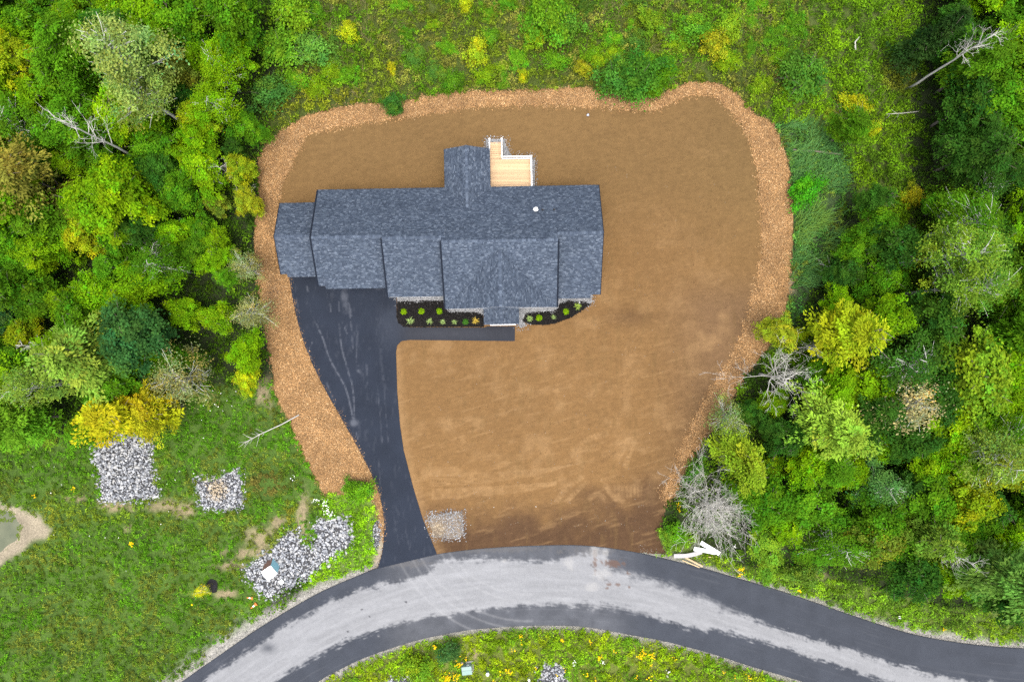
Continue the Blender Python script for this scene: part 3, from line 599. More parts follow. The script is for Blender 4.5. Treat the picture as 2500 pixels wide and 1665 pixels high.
def ridge_caps(p0, p1, parent, across, sl, seed=3):
    rg = np.random.default_rng(seed); off = np.array((CU, CV, 0)); p0 = np.array(p0, float) - off; p1 = np.array(p1, float) - off
    L = np.linalg.norm(p1 - p0); d = (p1 - p0) / L; n = int(L / .2); V, Fc, C = [], [], []
    ac = np.array(across, float)
    for i in range(n):
        a = p0 + d * (L * i / n); b = p0 + d * (L * (i + 1.12) / n); up = np.array((0, 0, .035))
        w = .15
        for q, u_ in ((a, .5), (b, 1.0)):
            V += [q - ac * w - np.array((0, 0, w * sl)) + up * u_, q + up * u_ * 1.1, q + ac * w - np.array((0, 0, w * sl)) + up * u_]
        k_ = i * 6; Fc += [(k_, k_ + 1, k_ + 4, k_ + 3), (k_ + 1, k_ + 2, k_ + 5, k_ + 4)]
        C += [spal[rg.integers(0, 4)] * rg.uniform(.85, 1.1)] * 6
    link('ridge_cap', mk_mesh('ridge_cap', V, np.array(Fc), np.array(C)), M_SHINGLE, parent, kind='stuff')
def ew_roof(u0, u1, vr, zr, sl, vb, vf, thick=.16, notch=None, seed=1, caps=True):
    o = None
    if vb is not None: o = roof_plane((u1, vb, zr - sl * (vb - vr)), (u0, vb, zr - sl * (vb - vr)), (u1, vr, zr), (u0, vr, zr), thick, seed=seed)
    a0, a1 = u0, u1
    if notch:
        n0, n1, nv = notch
        roof_plane((n0, nv, zr - sl * (vr - nv)), (n1, nv, zr - sl * (vr - nv)), (n0, vr, zr), (n1, vr, zr), thick, seed=seed + 50)
        if n0 <= u0: a0 = n1
        else: a1 = n0
    if vf is not None: o = roof_plane((a0, vf, zr - sl * (vr - vf)), (a1, vf, zr - sl * (vr - vf)), (a0, vr, zr), (a1, vr, zr), thick, seed=seed + 1)
    if caps: ridge_caps((u0, vr, zr), (u1, vr, zr), o, (0, 1, 0), sl, seed)
    return o
def ns_roof(ur, zr, sl, hwid, v0, v1, thick=.16, seed=1):
    ze = zr - sl * hwid
    o = roof_plane((ur - hwid, v1, ze), (ur - hwid, v0, ze), (ur, v1, zr), (ur, v0, zr), thick, seed=seed)
    roof_plane((ur + hwid, v0, ze), (ur + hwid, v1, ze), (ur, v0, zr), (ur, v1, zr), thick, seed=seed + 1)
    ridge_caps((ur, v0, zr), (ur, v1, zr), o, (1, 0, 0), sl, seed)
    return o
# main ridge: back slope over the whole length, front slope where nothing rises above it
roof_plane((9.45, 16.32, 6.6 - SL * 5.47), (-20.2, 16.32, 6.6 - SL * 5.47), (9.45, 10.85, 6.6), (-20.2, 10.85, 6.6), seed=11)
roof_plane((-20.2, 6.14, 6.6 - SL * 4.71), (-19.5, 6.14, 6.6 - SL * 4.71), (-20.2, 10.85, 6.6), (-19.5, 10.85, 6.6), seed=12)
mo = roof_plane((-19.5, 5.82, 6.6 - SL * 5.03), (-12.5, 5.82, 6.6 - SL * 5.03), (-19.5, 10.85, 6.6), (-12.5, 10.85, 6.6), seed=13)
roof_plane((4.5, 4.42, 6.6 - SL * 6.43), (8.44, 4.42, 6.6 - SL * 6.43), (4.5, 10.85, 6.6), (8.44, 10.85, 6.6), seed=14)
roof_plane((8.44, 4.77, 6.6 - SL * 6.08), (9.45, 4.77, 6.6 - SL * 6.08), (8.44, 10.85, 6.6), (9.45, 10.85, 6.6), seed=15)
ridge_caps((-20.2, 10.85, 6.6), (-12.96, 10.85, 6.6), mo, (0, 1, 0), SL, 4); ridge_caps((4.8, 10.85, 6.6), (9.45, 10.85, 6.6), mo, (0, 1, 0), SL, 5)
ew_roof(-12.95, -6.6, 10.6, 7.0, SL, 11.5, 4.84, .70, seed=21)
ew_roof(-6.95, 4.78, 10.1, 7.22, SL, 11.6, 3.5, 1.05, seed=31)
def rake(u_, v0_, z0_, v1_, z1_, sg, w_):  # dark edge strip; the wide ones are painted shade at the roof steps
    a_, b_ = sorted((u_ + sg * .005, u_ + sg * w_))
    link('rake_trim_and_shade', mk_mesh('rake_trim_and_shade', [(q_ - CU, v_ - CV, z_ + dz_) for v_, z_ in ((v0_, z0_), (v1_, z1_)) for q_ in (a_, b_) for dz_ in (-.26, .035)], [(0, 2, 3, 1), (4, 5, 7, 6), (0, 1, 5, 4), (2, 6, 7, 3), (1, 3, 7, 5), (0, 4, 6, 2)]), M_RAKE_SHADE, house)
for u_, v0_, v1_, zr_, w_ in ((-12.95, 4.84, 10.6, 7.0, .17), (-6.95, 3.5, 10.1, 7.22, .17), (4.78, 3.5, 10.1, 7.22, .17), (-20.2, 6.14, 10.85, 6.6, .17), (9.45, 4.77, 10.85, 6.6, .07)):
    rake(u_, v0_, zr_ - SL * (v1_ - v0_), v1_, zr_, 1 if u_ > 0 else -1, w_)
rake(-20.2, 16.32, 6.6 - SL * 5.47, 10.85, 6.6, -1, .17); rake(9.45, 16.32, 6.6 - SL * 5.47, 10.85, 6.6, 1, .07); rake(-24.33, 7.5, 5.42 - .52 * 3.7, 11.2, 5.42, -1, .07); rake(-24.33, 15.02, 5.42 - .52 * 3.82, 11.2, 5.42, -1, .07)  # wide strip above the wing is painted step shade, narrow ones are trim
ns_roof(-1.09, 7.22 - SL * 6.6 + SL * 5.86, SL, 5.86, 3.47, 9.6, .16, seed=41)
ew_roof(-24.33, -20.0, 11.2, 5.42, .52, 15.02, 7.19, .16, notch=(-24.33, -23.68, 7.5), seed=51)
ns_roof(-4.42, 4.92, SL, 2.42, 13.2, 20.38, .16, seed=61)
po = ns_roof(-1.09, 3.38, .33, 1.88, 1.78, 3.9, .14, seed=71)
# porch: floor, posts, white front beam, two steps
hbox('porch_floor', M_FOUND, [(-2.7, .5, 2.05, 4.05, -.02, .34)])
for u in (-2.6, .4): hbox('porch_post', M_TRIM, [(u - .09, u + .09, 2.1, 2.28, .34, 2.6)])
hbox('porch_beam', M_TRIM, [(-2.3, .45, 1.70, 1.84, 2.62, 2.80)])
hbox('porch_step', M_FOUND, [(-2.2, 0, 1.72, 2.05, -.02, .19)])
# roof penetrations
def lathe(name, prof, mat, parent, loc, n=14):
    V, Fc = [], []
    for r, z in prof: V += [(loc[0] + r * math.cos(t_), loc[1] + r * math.sin(t_), loc[2] + z) for t_ in np.arange(n) * 2 * math.pi / n]
    for i in range(len(prof) - 1): Fc += [(i * n + s, i * n + (s + 1) % n, (i + 1) * n + (s + 1) % n, (i + 1) * n + s) for s in range(n)]
    Fc.append(tuple((len(prof) - 1) * n + s for s in range(n)))
    return link(name, mk_mesh(name, V, Fc), mat, parent)
def on_roof(u, v): return (u - CU, v - CV, 6.6 - SL * (v - 10.85))
vp = lathe('vent_pipe', [(.26, -.05), (.26, .03), (.16, .10), (.15, .34), (.22, .36), (.22, .44), (.08, .50)], M_PVC, house, on_roof(2.69, 13.5))
for u in (3.4, 4.6): lathe('plumbing_vent', [(.14, -.05), (.12, .05), (.06, .12), (.06, .38), (.05, .39)], M_BLACK, house, on_roof(u, 13.5))
# ------------------------------------------------------------------ rear deck with stairs
DZ = 1.2; du, dv = .22, 18.0
deck = empty('deck', (*hw(du, dv), 0.0), 'L-shaped pale pine deck with white railing behind the house', 'deck', rz=TH)
def dbox(name, mat, b, par=deck):
    return link(name, boxes_mesh(name, [(b[0] - du, b[1] - du, b[2] - dv, b[3] - dv, b[4], b[5])]), mat, par)
bme = boxes_mesh('board', [(-2.25, 2.25, -.064, .064, -.035, 0)]); bme.materials.append(M_DECKWOOD)
for i in range(27):
    o = bpy.data.objects.new('board', bme); COL.objects.link(o); o.parent = deck; o.location = (0, 16.0 + i * .1455 - dv, DZ + RNG.uniform(-.003, .003)); o.rotation_euler.z = RNG.uniform(-.0012, .0012)
dbox('joist_frame', M_BARK, (-1.95, 2.4, 16.0, 19.78, DZ - .24, DZ - .04))
for u in (-1.85, .2, 2.3): dbox('support_post', M_LUMBER, (u - .07, u + .07, 19.4, 19.54, 0, DZ - .24))
tread = boxes_mesh('tread', [(-.68, .68, -.062, .062, -.035, 0)]); tread.materials.append(M_DECKWOOD)
nst = 8; run = .265
for i in range(nst):
    zz = DZ - (i + 1) * DZ / (nst + 1)
    for k_ in (0, 1):
        o = bpy.data.objects.new('stair_tread', tread); COL.objects.link(o); o.parent = deck; o.location = (-1.36 - du, 19.97 + i * run + k_ * .143 - dv, zz)
for u in (-2.06, -.72):
    link('stringer', mk_mesh('stringer', [(u + s - du, 19.9 - dv, DZ - .06) for s in (0, .04)] + [(u + s - du, 19.9 - dv, DZ - .42) for s in (0, .04)] + [(u + s - du, 22.1 - dv, .14) for s in (0, .04)] + [(u + s - du, 22.1 - dv, .0) for s in (0, .04)], [(0, 1, 5, 4), (2, 6, 7, 3), (0, 4, 6, 2), (1, 3, 7, 5), (0, 2, 3, 1), (4, 5, 7, 6)]), M_LUMBER, deck)
def bar(name, a, b, w, h, mat=None, par=deck):
    a = np.array(a, float) - (du, dv, 0); b = np.array(b, float) - (du, dv, 0); d = b - a; d /= np.linalg.norm(d)
    s = np.cross(d, (0, 0, 1.0)); s /= np.linalg.norm(s); u_ = np.cross(s, d)
    V = [q + sx * s * w / 2 + sz * u_ * h / 2 for q in (a, b) for sx, sz in ((-1, -1), (1, -1), (1, 1), (-1, 1))]
    return link(name, mk_mesh(name, V, [(3, 2, 1, 0), (4, 5, 6, 7), (0, 1, 5, 4), (1, 2, 6, 5), (2, 3, 7, 6), (3, 0, 4, 7)]), mat or M_TRIM, par)
RT = DZ + 1.0
for u, v in ((2.42, 16.6), (2.42, 19.85), (.85, 19.85), (-.75, 19.85)):
    p_ = dbox('railing_post', M_TRIM, (u - .055, u + .055, v - .055, v + .055, DZ - .2, RT + .05)); dbox('post_cap', M_TRIM, (u - .085, u + .085, v - .085, v + .085, RT + .053, RT + .09), p_)
for a, b in (((2.42, 16.0), (2.42, 19.85)), ((2.42, 19.85), (-.75, 19.85))):
    bar('top_rail', (*a, RT - .02), (*b, RT - .02), .12, .05); bar('bottom_rail', (*a, DZ + .12), (*b, DZ + .12), .09, .05)
    Ld = math.hypot(b[0] - a[0], b[1] - a[1]); nn = int(Ld / .13)
    for i in range(1, nn):
        x_ = a[0] + (b[0] - a[0]) * i / nn; y_ = a[1] + (b[1] - a[1]) * i / nn
        o = dbox('baluster', M_TRIM, (x_ - .018, x_ + .018, y_ - .018, y_ + .018, DZ + .145, RT - .045))
for u in (-2.08, -.75):
    bar('stair_rail', (u, 19.85, RT - .02), (u, 22.05, 1.05), .11, .05); bar('bottom_rail', (u, 19.95, DZ + .08), (u, 22.05, .22), .07, .05)
    for k_ in range(1, 14):
        y_ = 19.9 + k_ * .155; t_ = (y_ - 19.85) / 2.2; zt = RT - .02 + (1.05 - RT + .02) * t_; zb = DZ + .08 + (.22 - DZ - .08) * t_
        dbox('baluster', M_TRIM, (u - .018, u + .018, y_ - .018, y_ + .018, zb, zt - .03))
    p_ = dbox('railing_post', M_TRIM, (u - .055, u + .055, 22.05, 22.16, 0, 1.12)); dbox('post_cap', M_TRIM, (u - .085, u + .085, 22.02, 22.19, 1.123, 1.16), p_)

# ------------------------------------------------------------------ stone: prototypes and patches
def rock_proto(seed):
    r = np.random.default_rng(seed); g = (1 + 5 ** .5) / 2
    v = np.array([(-1, g, 0), (1, g, 0), (-1, -g, 0), (1, -g, 0), (0, -1, g), (0, 1, g), (0, -1, -g), (0, 1, -g), (g, 0, -1), (g, 0, 1), (-g, 0, -1), (-g, 0, 1)]) / 1.9
    v = v * r.uniform(.72, 1.15, (12, 1)) * .5
    f = [(0, 11, 5), (0, 5, 1), (0, 1, 7), (0, 7, 10), (0, 10, 11), (1, 5, 9), (5, 11, 4), (11, 10, 2), (10, 7, 6), (7, 1, 8), (3, 9, 4), (3, 4, 2), (3, 2, 6), (3, 6, 8), (3, 8, 9), (4, 9, 5), (2, 4, 11), (6, 2, 10), (8, 6, 7), (9, 8, 1)]
    return v, f
ROCKS = [rock_proto(s) for s in range(8)]
def pebble_proto(seed):
    r = np.random.default_rng(seed + 50); v = np.array([(1, 0, 0), (0, 1, 0), (-1, 0, 0), (0, -1, 0), (0, 0, 1), (0, 0, -1)]) * .5 * r.uniform(.75, 1.2, (6, 1)) + r.normal(0, .06, (6, 3))
    return v, [(0, 1, 4), (1, 2, 4), (2, 3, 4), (3, 0, 4), (1, 0, 5), (2, 1, 5), (3, 2, 5), (0, 3, 5)]
PEBBLES = [pebble_proto(s) for s in range(6)]
def sample_poly(poly, n, wob=.25, seed=0):
    r = np.random.default_rng(seed); lo, hi = poly.min(0) - .4, poly.max(0) + .4
    p = r.uniform(lo, hi, (n * 6, 2)); d = sdist(p, poly); keep = d > -wob * r.random(len(p)) ** 2 * 2
    return p[keep], d[keep]
def stones(name, label, poly, dens, size, tan=None, cat='stones', seed=1, pile=.12, pal=None, zb=0.0):
    r = np.random.default_rng(seed); A = abs(np.sum(poly[:, 0] * np.roll(poly[:, 1], -1) - np.roll(poly[:, 0], -1) * poly[:, 1])) / 2
    n = int(A * dens); p, d = sample_poly(poly, n, .42, seed); p, d = p[:n], d[:n]; n = len(p)
    pal = np.array([(.27, .278, .29), (.20, .208, .222), (.36, .364, .37), (.135, .142, .155), (.30, .298, .29)]) if pal is None else np.array(pal)
    c = pal[r.integers(0, len(pal), n)] * r.uniform(.85, 1.15, (n, 1))
    if tan is not None:
        k = (sm(1.2, .4, np.hypot(*((p - tan[:2]) / tan[2]).T) + r.normal(0, .2, n)) * .8)[:, None]; c = c * (1 - k) + np.array((.37, .285, .17)) * r.uniform(.7, 1.2, (n, 1)) * k
    s = size * np.exp(r.normal(0, .34, n)); z = zb + pile * sm(0, .8, d) * r.random(n) + s * .12
    me = scatter(name, ROCKS if size > .12 else PEBBLES, np.c_[p, z], np.c_[s * r.uniform(.85, 1.2, n), s * r.uniform(.75, 1.05, n), s * r.uniform(.5, .8, n)], rot_batch(r.uniform(0, 6.3, n), r.normal(0, .4, n), r.normal(0, .4, n)), c)
    return link(name, me, M_STONE, label=label, cat=cat, kind='stuff')
def pad(name, label, poly, z, col, mat, cat, seed=5, h=.05, step=.16):
    v, f, c = masked_grid(poly, step, lambda p, d: z + h * sm(0, .5, d) + .03 * fbm(p[:, 0] * 3, p[:, 1] * 3, seed), lambda p, d: np.array(col) * (.6 + .8 * fbm(p[:, 0] * 4, p[:, 1] * 4, seed + 1))[:, None])
    return link(name, mk_mesh(name, v, f, c, True), mat, label=label, cat=cat, kind='structure')
sizes = [.23, .20, .23, .10, .21, .21, .13]; dens = [52, 62, 50, 170, 50, 50, 90]
for i, (lab, _, pd) in enumerate(rocks_def):
    tan = None
    if i == 1: tan = np.array([*pxy(530, 1195), 1.3])
    if i == 3: tan = np.array([*pxy(1068, 1290), 1.1])
    pad('stone_bed', 'grey fines showing between the stones of the ' + ['golden tree apron', 'small square pad', 'long road bank', 'patch by the driveway mouth', 'pile across the road', 'heap near the green cabinet', 'driveway shoulder strip'][i], ROCKP[i], -.03 if i != 3 else .03, (.05, .05, .052) if i != 3 else (.13, .10, .07), M_GROUND, 'gravel', 100 + i)
    stones('riprap_stones', lab, ROCKP[i], dens[i], sizes[i], tan, 'stones', 200 + i, pile=.16 if i != 3 else .04, zb=0.0 if i != 3 else .06)
# drip-edge gravel by the house
gp1 = W([(970, 720), (1088, 716), (1089, 736), (1040, 738), (970, 740)]); gp2 = W([(1088, 745), (1182, 743), (1181, 767), (1160, 764), (1096, 764)])
gp3 = W([(1264, 745), (1357, 743), (1358, 720), (1443, 718), (1446, 735), (1441, 743), (1420, 738), (1385, 736), (1368, 742), (1362, 758), (1350, 763), (1287, 766), (1279, 776), (1279, 788), (1283, 793), (1270, 800), (1262, 790)])
gp4 = W([(1188, 342), (1229, 341), (1247, 386), (1298, 384), (1304, 396), (1303, 460), (1186, 460), (1188, 380)])
GRAVELP = [gp1, gp2, gp3, gp4]
for i, (g, lab) in enumerate(zip(GRAVELP, ['beside the driveway end of the planting bed', 'under the bay window left of the porch', 'wrapping the porch side bed toward the bare gable end', 'under and around the rear deck'])):
    pad('gravel_strip', 'grey drip-edge gravel bed ' + lab, g, .06, (.17, .17, .17), M_GROUND, 'gravel', 120 + i, .02)
    stones('gravel_stones', 'small pale gravel stones ' + lab, g, 150, .085, None, 'gravel', 300 + i, .02, [(.33, .33, .335), (.24, .245, .255), (.42, .42, .42), (.16, .165, .175)], zb=.09)
# planting beds
bed1 = W([(970, 737), (1088, 735), (1096, 762), (1165, 764), (1179, 770), (1180, 797), (1000, 798), (985, 796), (974, 787), (970, 775)])
bed2 = W([(1276, 783), (1286, 765), (1310, 763), (1353, 760), (1362, 753), (1366, 742), (1387, 735), (1428, 738), (1441, 743), (1417, 760), (1391, 776), (1353, 789), (1332, 793), (1290, 791)])
for i, (b, lab) in enumerate(((bed1, 'between the driveway walk and the house'), (bed2, 'curving from the porch to the bare gable end'))):
    pad('mulch_bed', 'black mulch planting bed ' + lab, b, .085, (.0075, .0068, .0065), M_MULCH, 'mulch bed', 130 + i, .08, .1)
    p, d = sample_poly(b, 2600 if i == 0 else 1500, .06, 400 + i); n = len(p); L = RNG.uniform(.05, .15, n)
    me = scatter('mulch_flakes', [chip_proto], np.c_[p, .1 + .08 * sm(0, .5, d) + RNG.uniform(0, .04, n)], np.c_[L, L * .4, L * .4], rot_batch(RNG.uniform(0, 6.3, n), RNG.normal(0, .4, n), RNG.normal(0, .4, n)), np.array((.010, .009, .0085)) * RNG.uniform(.5, 2.2, (n, 1)))
    link('mulch_flakes', me, M_MULCH, label='shredded black mulch in the bed ' + lab, cat='mulch', kind='stuff')
# spilled mulch crumbs and pale pebbles on the soil
n = 520; pp = RNG.uniform((1010, 380), (1800, 1335), (n, 2)); pp[:150, 1] = RNG.uniform(1220, 1335, 150); wp = np.array([pxy(*q) for q in pp]); ok = (sdist(wp, LOTPOLY) > 1.5) & (sdist(wp, DRIVEPOLY) < -.3); wp = wp[ok]; n = len(wp)
s = RNG.uniform(.03, .09, n); s[:6] = .16
link('yard_pebbles', scatter('yard_pebbles', ROCKS, np.c_[wp, np.full(n, .06)], np.c_[s, s * .8, s * .6], rot_batch(RNG.uniform(0, 6.3, n), RNG.normal(0, .4, n), RNG.normal(0, .4, n)), np.array((.36, .32, .27)) * RNG.uniform(.5, 1.2, (n, 1))), M_STONE, label='pale pebbles scattered on the bare soil', cat='pebbles', kind='stuff')
n = 9000; lo_, hi_ = LOTPOLY.min(0), LOTPOLY.max(0); wp = RNG.uniform(lo_, hi_, (n * 2, 2)); ok = (sdist(wp, LOTPOLY) > .6) & (sdist(wp, DRIVEPOLY) < -.1) & (fbm(wp[:, 0] * .3, wp[:, 1] * .3, 500) > RNG.uniform(.3, .7, n * 2)); wp = wp[ok][:n]; n = len(wp); s = RNG.uniform(.03, .11, n)
link('soil_clods', scatter('soil_clods', PEBBLES, np.c_[wp, np.full(n, .035)], np.c_[s, s * .8, s * .5], rot_batch(RNG.uniform(0, 6.3, n), RNG.normal(0, .4, n), RNG.normal(0, .4, n)), np.array((.13, .075, .034)) * RNG.uniform(.5, 1.5, (n, 1))), M_DIRT, label='small clods and crumbs on the bare soil', cat='clods', kind='stuff')
r_ = scatter('boulder', [ROCKS[3]], np.array([[0, 0, .12]]), np.array([[.42, .36, .34]]), rot_batch(np.array([.4]), np.array([.1]), np.array([.2])), np.array([(.34, .36, .42)]))
link('boulder', r_, M_STONE, label='single grey rock on the soil near the rear chip berm', cat='rock', loc=(*pxy(1435, 282), .03))
# road shoulder stones
rp_ = np.vstack([RU[8:], RL[6:]]); pts = []
for ln, side in ((RU, 1), (RL, -1)):
    q = resample(ln, 1300); dq = np.gradient(q, axis=0); nq = np.c_[-dq[:, 1], dq[:, 0]]; nq /= np.linalg.norm(nq, axis=1)[:, None]
    for k_ in range(7): pts.append(q + nq * side * np.abs(RNG.normal(.12, .42, (1300, 1))) * (1 + 1.6 * (sm(1000, 500, to_px(q[:, 0], q[:, 1])[0]) if side == 1 else 0 * q[:, 0])[:, None]))
sp = np.vstack(pts); spx, spy = to_px(sp[:, 0], sp[:, 1])
sp = sp[(np.abs(sp[:, 0]) < 60) & (np.abs(sp[:, 1]) < 42) & (sdist(sp, ROADPOLY) < -.03) & ~((np.abs(spx - 1300) < 260) & (spy < 1420)) & (sdist(sp, DRIVEPOLY) < 0)]; n = len(sp); s = RNG.uniform(.05, .14, n)
link('shoulder_gravel', scatter('shoulder_gravel', PEBBLES, np.c_[sp, np.full(n, .0)], np.c_[s, s * .8, s * .6], rot_batch(RNG.uniform(0, 6.3, n), RNG.normal(0, .4, n), RNG.normal(0, .4, n)), np.array((.26, .25, .23)) * RNG.uniform(.5, 1.35, (n, 1))), M_STONE, label='crushed gravel along both shoulders of the road', cat='gravel', kind='stuff')

# ------------------------------------------------------------------ small plants of the beds
def blob_leaves(seed, R, n, leaf, flat=.8, zc=None):
    r = np.random.default_rng(seed); d = r.normal(size=(n, 3)); d /= np.linalg.norm(d, axis=1)[:, None]; d[:, 2] = np.abs(d[:, 2]) * 1.0
    lump = 1 + .18 * np.sin(d[:, 0] * 7 + seed) * np.cos(d[:, 1] * 6 + seed * 2)
    pos = d * (R * lump * r.uniform(.55, 1.0, n) ** .6)[:, None] * (1, 1, flat); pos[:, 2] += R * .35
    c = r.uniform(.7, 1.3, (n, 1)) * np.array((1, 1, 1)); c[:, 0] *= r.uniform(.8, 1.25, n)
    return leaf_arrays(pos, d + r.normal(0, .5, (n, 3)) + (0, 0, .5), r.normal(size=(n, 3)), leaf * r.uniform(.7, 1.3, n), leaf * .6 * r.uniform(.8, 1.2, n), c)
def stem_mesh(h=.35):
    V, Fc = tube_arrays([[(0, 0, -.03, .035), (0, 0, h * .6, .028), (.03, .02, h, .015)], [(0, 0, h * .3, .02), (.12, .05, h, .01)], [(0, 0, h * .35, .02), (-.1, .08, h, .01)]], 5); return mk_mesh('stem', V, Fc)
shr = [mk_mesh('shrub_foliage', *blob_leaves(s, .36, 620, .085), ) for s in (1, 2, 3)]
SM_ = stem_mesh()
bz = .13
def shrub(px, py, i, col, label, sc=1.0):
    e = empty('garden_shrub', (*pxy(px, py), bz), label, 'shrub', rz=i * 1.3)
    o = link('foliage', shr[i % 3], M_LEAF, e); o.color = (*col, 1); link('stem', SM_, M_BARK, e); e.scale = (sc, sc, sc * .95)
lime = (.17, .31, .004)
shrub(986.7, 761, 0, lime, 'round lime green shrub in black mulch at the driveway corner of the bed')
shrub(1029.8, 760.5, 1, lime, 'round lime green shrub in black mulch, middle of the row of three')
shrub(1073, 759.6, 2, lime, 'round lime green shrub in black mulch next to the bay window gravel')
shrub(1137, 785.5, 0, (.05, .16, .02), 'darker green round shrub in black mulch beside the porch', .98)
shrub(1316, 776.6, 1, lime, 'round lime green shrub in the curved bed nearer the porch', 1.02)
shrub(1381, 760.7, 2, lime, 'round lime green shrub in the curved bed nearer the bare gable end', 1.0)
def tuft_mesh(seed, n=70, L=.55):
    r = np.random.default_rng(seed); V, Fc, C = [], [], []
    for i in range(n):
        a = r.uniform(0, 2 * math.pi); l = L * r.uniform(.5, 1.1); b = r.uniform(.35, 1.0); w = .016; dx, dy = math.cos(a), math.sin(a); k = len(V)
        c = np.array((1, 1, 1)) * r.uniform(.7, 1.35)
        for t_, ww in ((0, w * 1.1), (.35, w * 1.3), (.7, w), (1, .003)):
            rr = l * b * t_; z = l * .75 * math.sin(min(t_ * 1.9, 2.3)) * (1.15 - b * .6)
            V += [(dx * rr - dy * ww, dy * rr + dx * ww, z), (dx * rr + dy * ww, dy * rr - dx * ww, z)]; C += [c, c]
        for j in range(3): Fc.append((k + j * 2, k + j * 2 + 1, k + j * 2 + 3, k + j * 2 + 2))
    return mk_mesh('grass_tuft', np.array(V), np.array(Fc), np.array(C))
tm = [tuft_mesh(s) for s in (5, 6, 7)]
sage = (.26, .36, .12)
for i, (px, py, sc, col, lab) in enumerate([(1003, 784.5, 1.15, sage, 'large ornamental grass tuft at the rounded corner of the mulch bed by the driveway'), (1049, 785, .9, sage, 'ornamental grass tuft in mulch below the middle lime shrub'), (1082, 786.6, .85, sage, 'small ornamental grass tuft in mulch below the lime shrub nearest the bay'), (1110, 786, .8, sage, 'small ornamental grass tuft in mulch left beside the dark green shrub'), (1162, 783.4, 1.0, (.46, .34, .06), 'straw yellow ornamental grass tuft in mulch against the porch side'), (1293, 777.5, 1.0, sage, 'ornamental grass tuft at the porch end of the curved bed'), (1351, 775, .75, sage, 'thin ornamental grass tuft between the two lime shrubs of the curved bed'), (1409, 748, 1.0, (.28, .38, .07), 'ornamental grass tuft at the pointed end of the curved bed')]):
    o = link('ornamental_grass', tm[i % 3], M_LEAF, label=lab, cat='grass tuft', loc=(*pxy(px, py), bz), rz=i * .9); o.scale = (sc,) * 3; o.color = (*col, 1)

# ------------------------------------------------------------------ man-made things
# teal sided box with a white lid on the riprap
hb = 1.3
base = [np.array(P(*q, .05)) for q in ((646.5, 1373), (667, 1360), (683.5, 1380), (662, 1394))]
top = [np.array(P(*q, hb)) for q in ((638.5, 1395.5), (660.7, 1380.6), (677, 1399.2), (655.3, 1417.5))]
ctr = sum(base) / 4; wb = empty('utility_box', (ctr[0], ctr[1], 0.0), 'slanted box with white lid, teal and brown sides on riprap', 'utility box')
def wpart(name, mat, V, Fc, lab=None): return link(name, mk_mesh(name, [tuple(np.array(q) - (ctr[0], ctr[1], 0)) for q in V], Fc), mat, wb, lab)
cols_ = [(M_RUST, 'brown weathered side'), (M_TEAL, 'faded teal side'), (M_RUST, 'brown weathered side facing the road'), (M_TEAL, 'faded teal side facing the meadow')]
for i in range(4):
    j = (i + 1) % 4; inn = lambda q, c_: c_ + (q - c_) * .94; cb, ct = sum(base) / 4, sum(top) / 4
    V = [base[i], base[j], top[j], top[i], inn(base[i], cb), inn(base[j], cb), inn(top[j], ct), inn(top[i], ct)]
    wpart('side_panel', cols_[i][0], V, [(0, 1, 2, 3), (7, 6, 5, 4), (0, 4, 5, 1), (1, 5, 6, 2), (2, 6, 7, 3), (3, 7, 4, 0)], cols_[i][1])
ct = sum(top) / 4; lid = [ct + (q - ct) * 1.05 for q in top]; lidv = lid + [q + (0, 0, .07) for q in lid]
lo_ = wpart('lid', M_FOAM, lidv, [(3, 2, 1, 0), (4, 5, 6, 7), (0, 1, 5, 4), (1, 2, 6, 5), (2, 3, 7, 6), (3, 0, 4, 7)], 'flat white lid')
kp = np.array(P(666.3, 1395.5, hb + .1)) - (ctr[0], ctr[1], 0); lathe('lid_knob', [(.05, -.06), (.06, .0), (.04, .05)], M_BLACK, lo_, tuple(kp), 8)
tp = top[0] + (top[1] - top[0]) * .55 - (0, 0, .12); 
# small white box next to it
sx, sy = pxy(690, 1417); 
sb = empty('junction_box', (sx, sy, 0.0), 'small white square box on the riprap beside the slanted box', 'utility box', rz=.6)
link('body', boxes_mesh('body', [(-.2, .2, -.2, .2, 0, .40)]), M_UTIL, sb); link('lid', boxes_mesh('lid', [(-.23, .23, -.23, .23, .403, .46)]), M_PVC, sb)
# pad transformer across the road
tx, ty = pxy(1141, 1627); tr = empty('utility_cabinet', (tx, ty, 0.0), 'sage green electrical cabinet on a concrete pad across the road', 'utility cabinet', rz=.12)
link('pad', boxes_mesh('pad', [(-.62, .72, -.62, .62, -.05, .12)]), M_FOUND, tr)
link('body', boxes_mesh('body', [(-.52, .5, -.45, .45, .12, .85)]), M_UTIL, tr)
lidp = mk_mesh('lid', [(-.56, -.5, .855), (.54, -.5, .855), (.54, .0, .93), (-.56, .0, .93), (-.56, -.5, .79), (.54, -.5, .79), (.54, 0, .853), (-.56, 0, .853)], [(0, 1, 2, 3), (7, 6, 5, 4), (0, 4, 5, 1), (1, 5, 6, 2), (2, 6, 7, 3), (3, 7, 4, 0)])
link('lid', lidp, M_UTIL, tr); link('lid', boxes_mesh('lid', [(-.56, .54, .02, .42, .855, .93)]), M_UTIL, tr)
link('warning_sticker', boxes_mesh('warning_sticker', [(.0, .3, .452, .456, .45, .75)]), M_PVC, tr)
qx, qy = pxy(1191, 1637); pe = empty('cable_pedestal', (qx, qy, 0.0), 'pale green cable pedestal post in weeds beside the cabinet', 'pedestal', rz=.2)
link('body', mk_mesh('body', *tube_arrays([[(0, 0, -.05, .17), (0, 0, .75, .17)]], 10)), M_UTIL, pe); lathe('cap', [(.19, .752), (.19, .86), (.12, .95), (.02, .98)], M_PVC, pe, (0, 0, 0), 12)
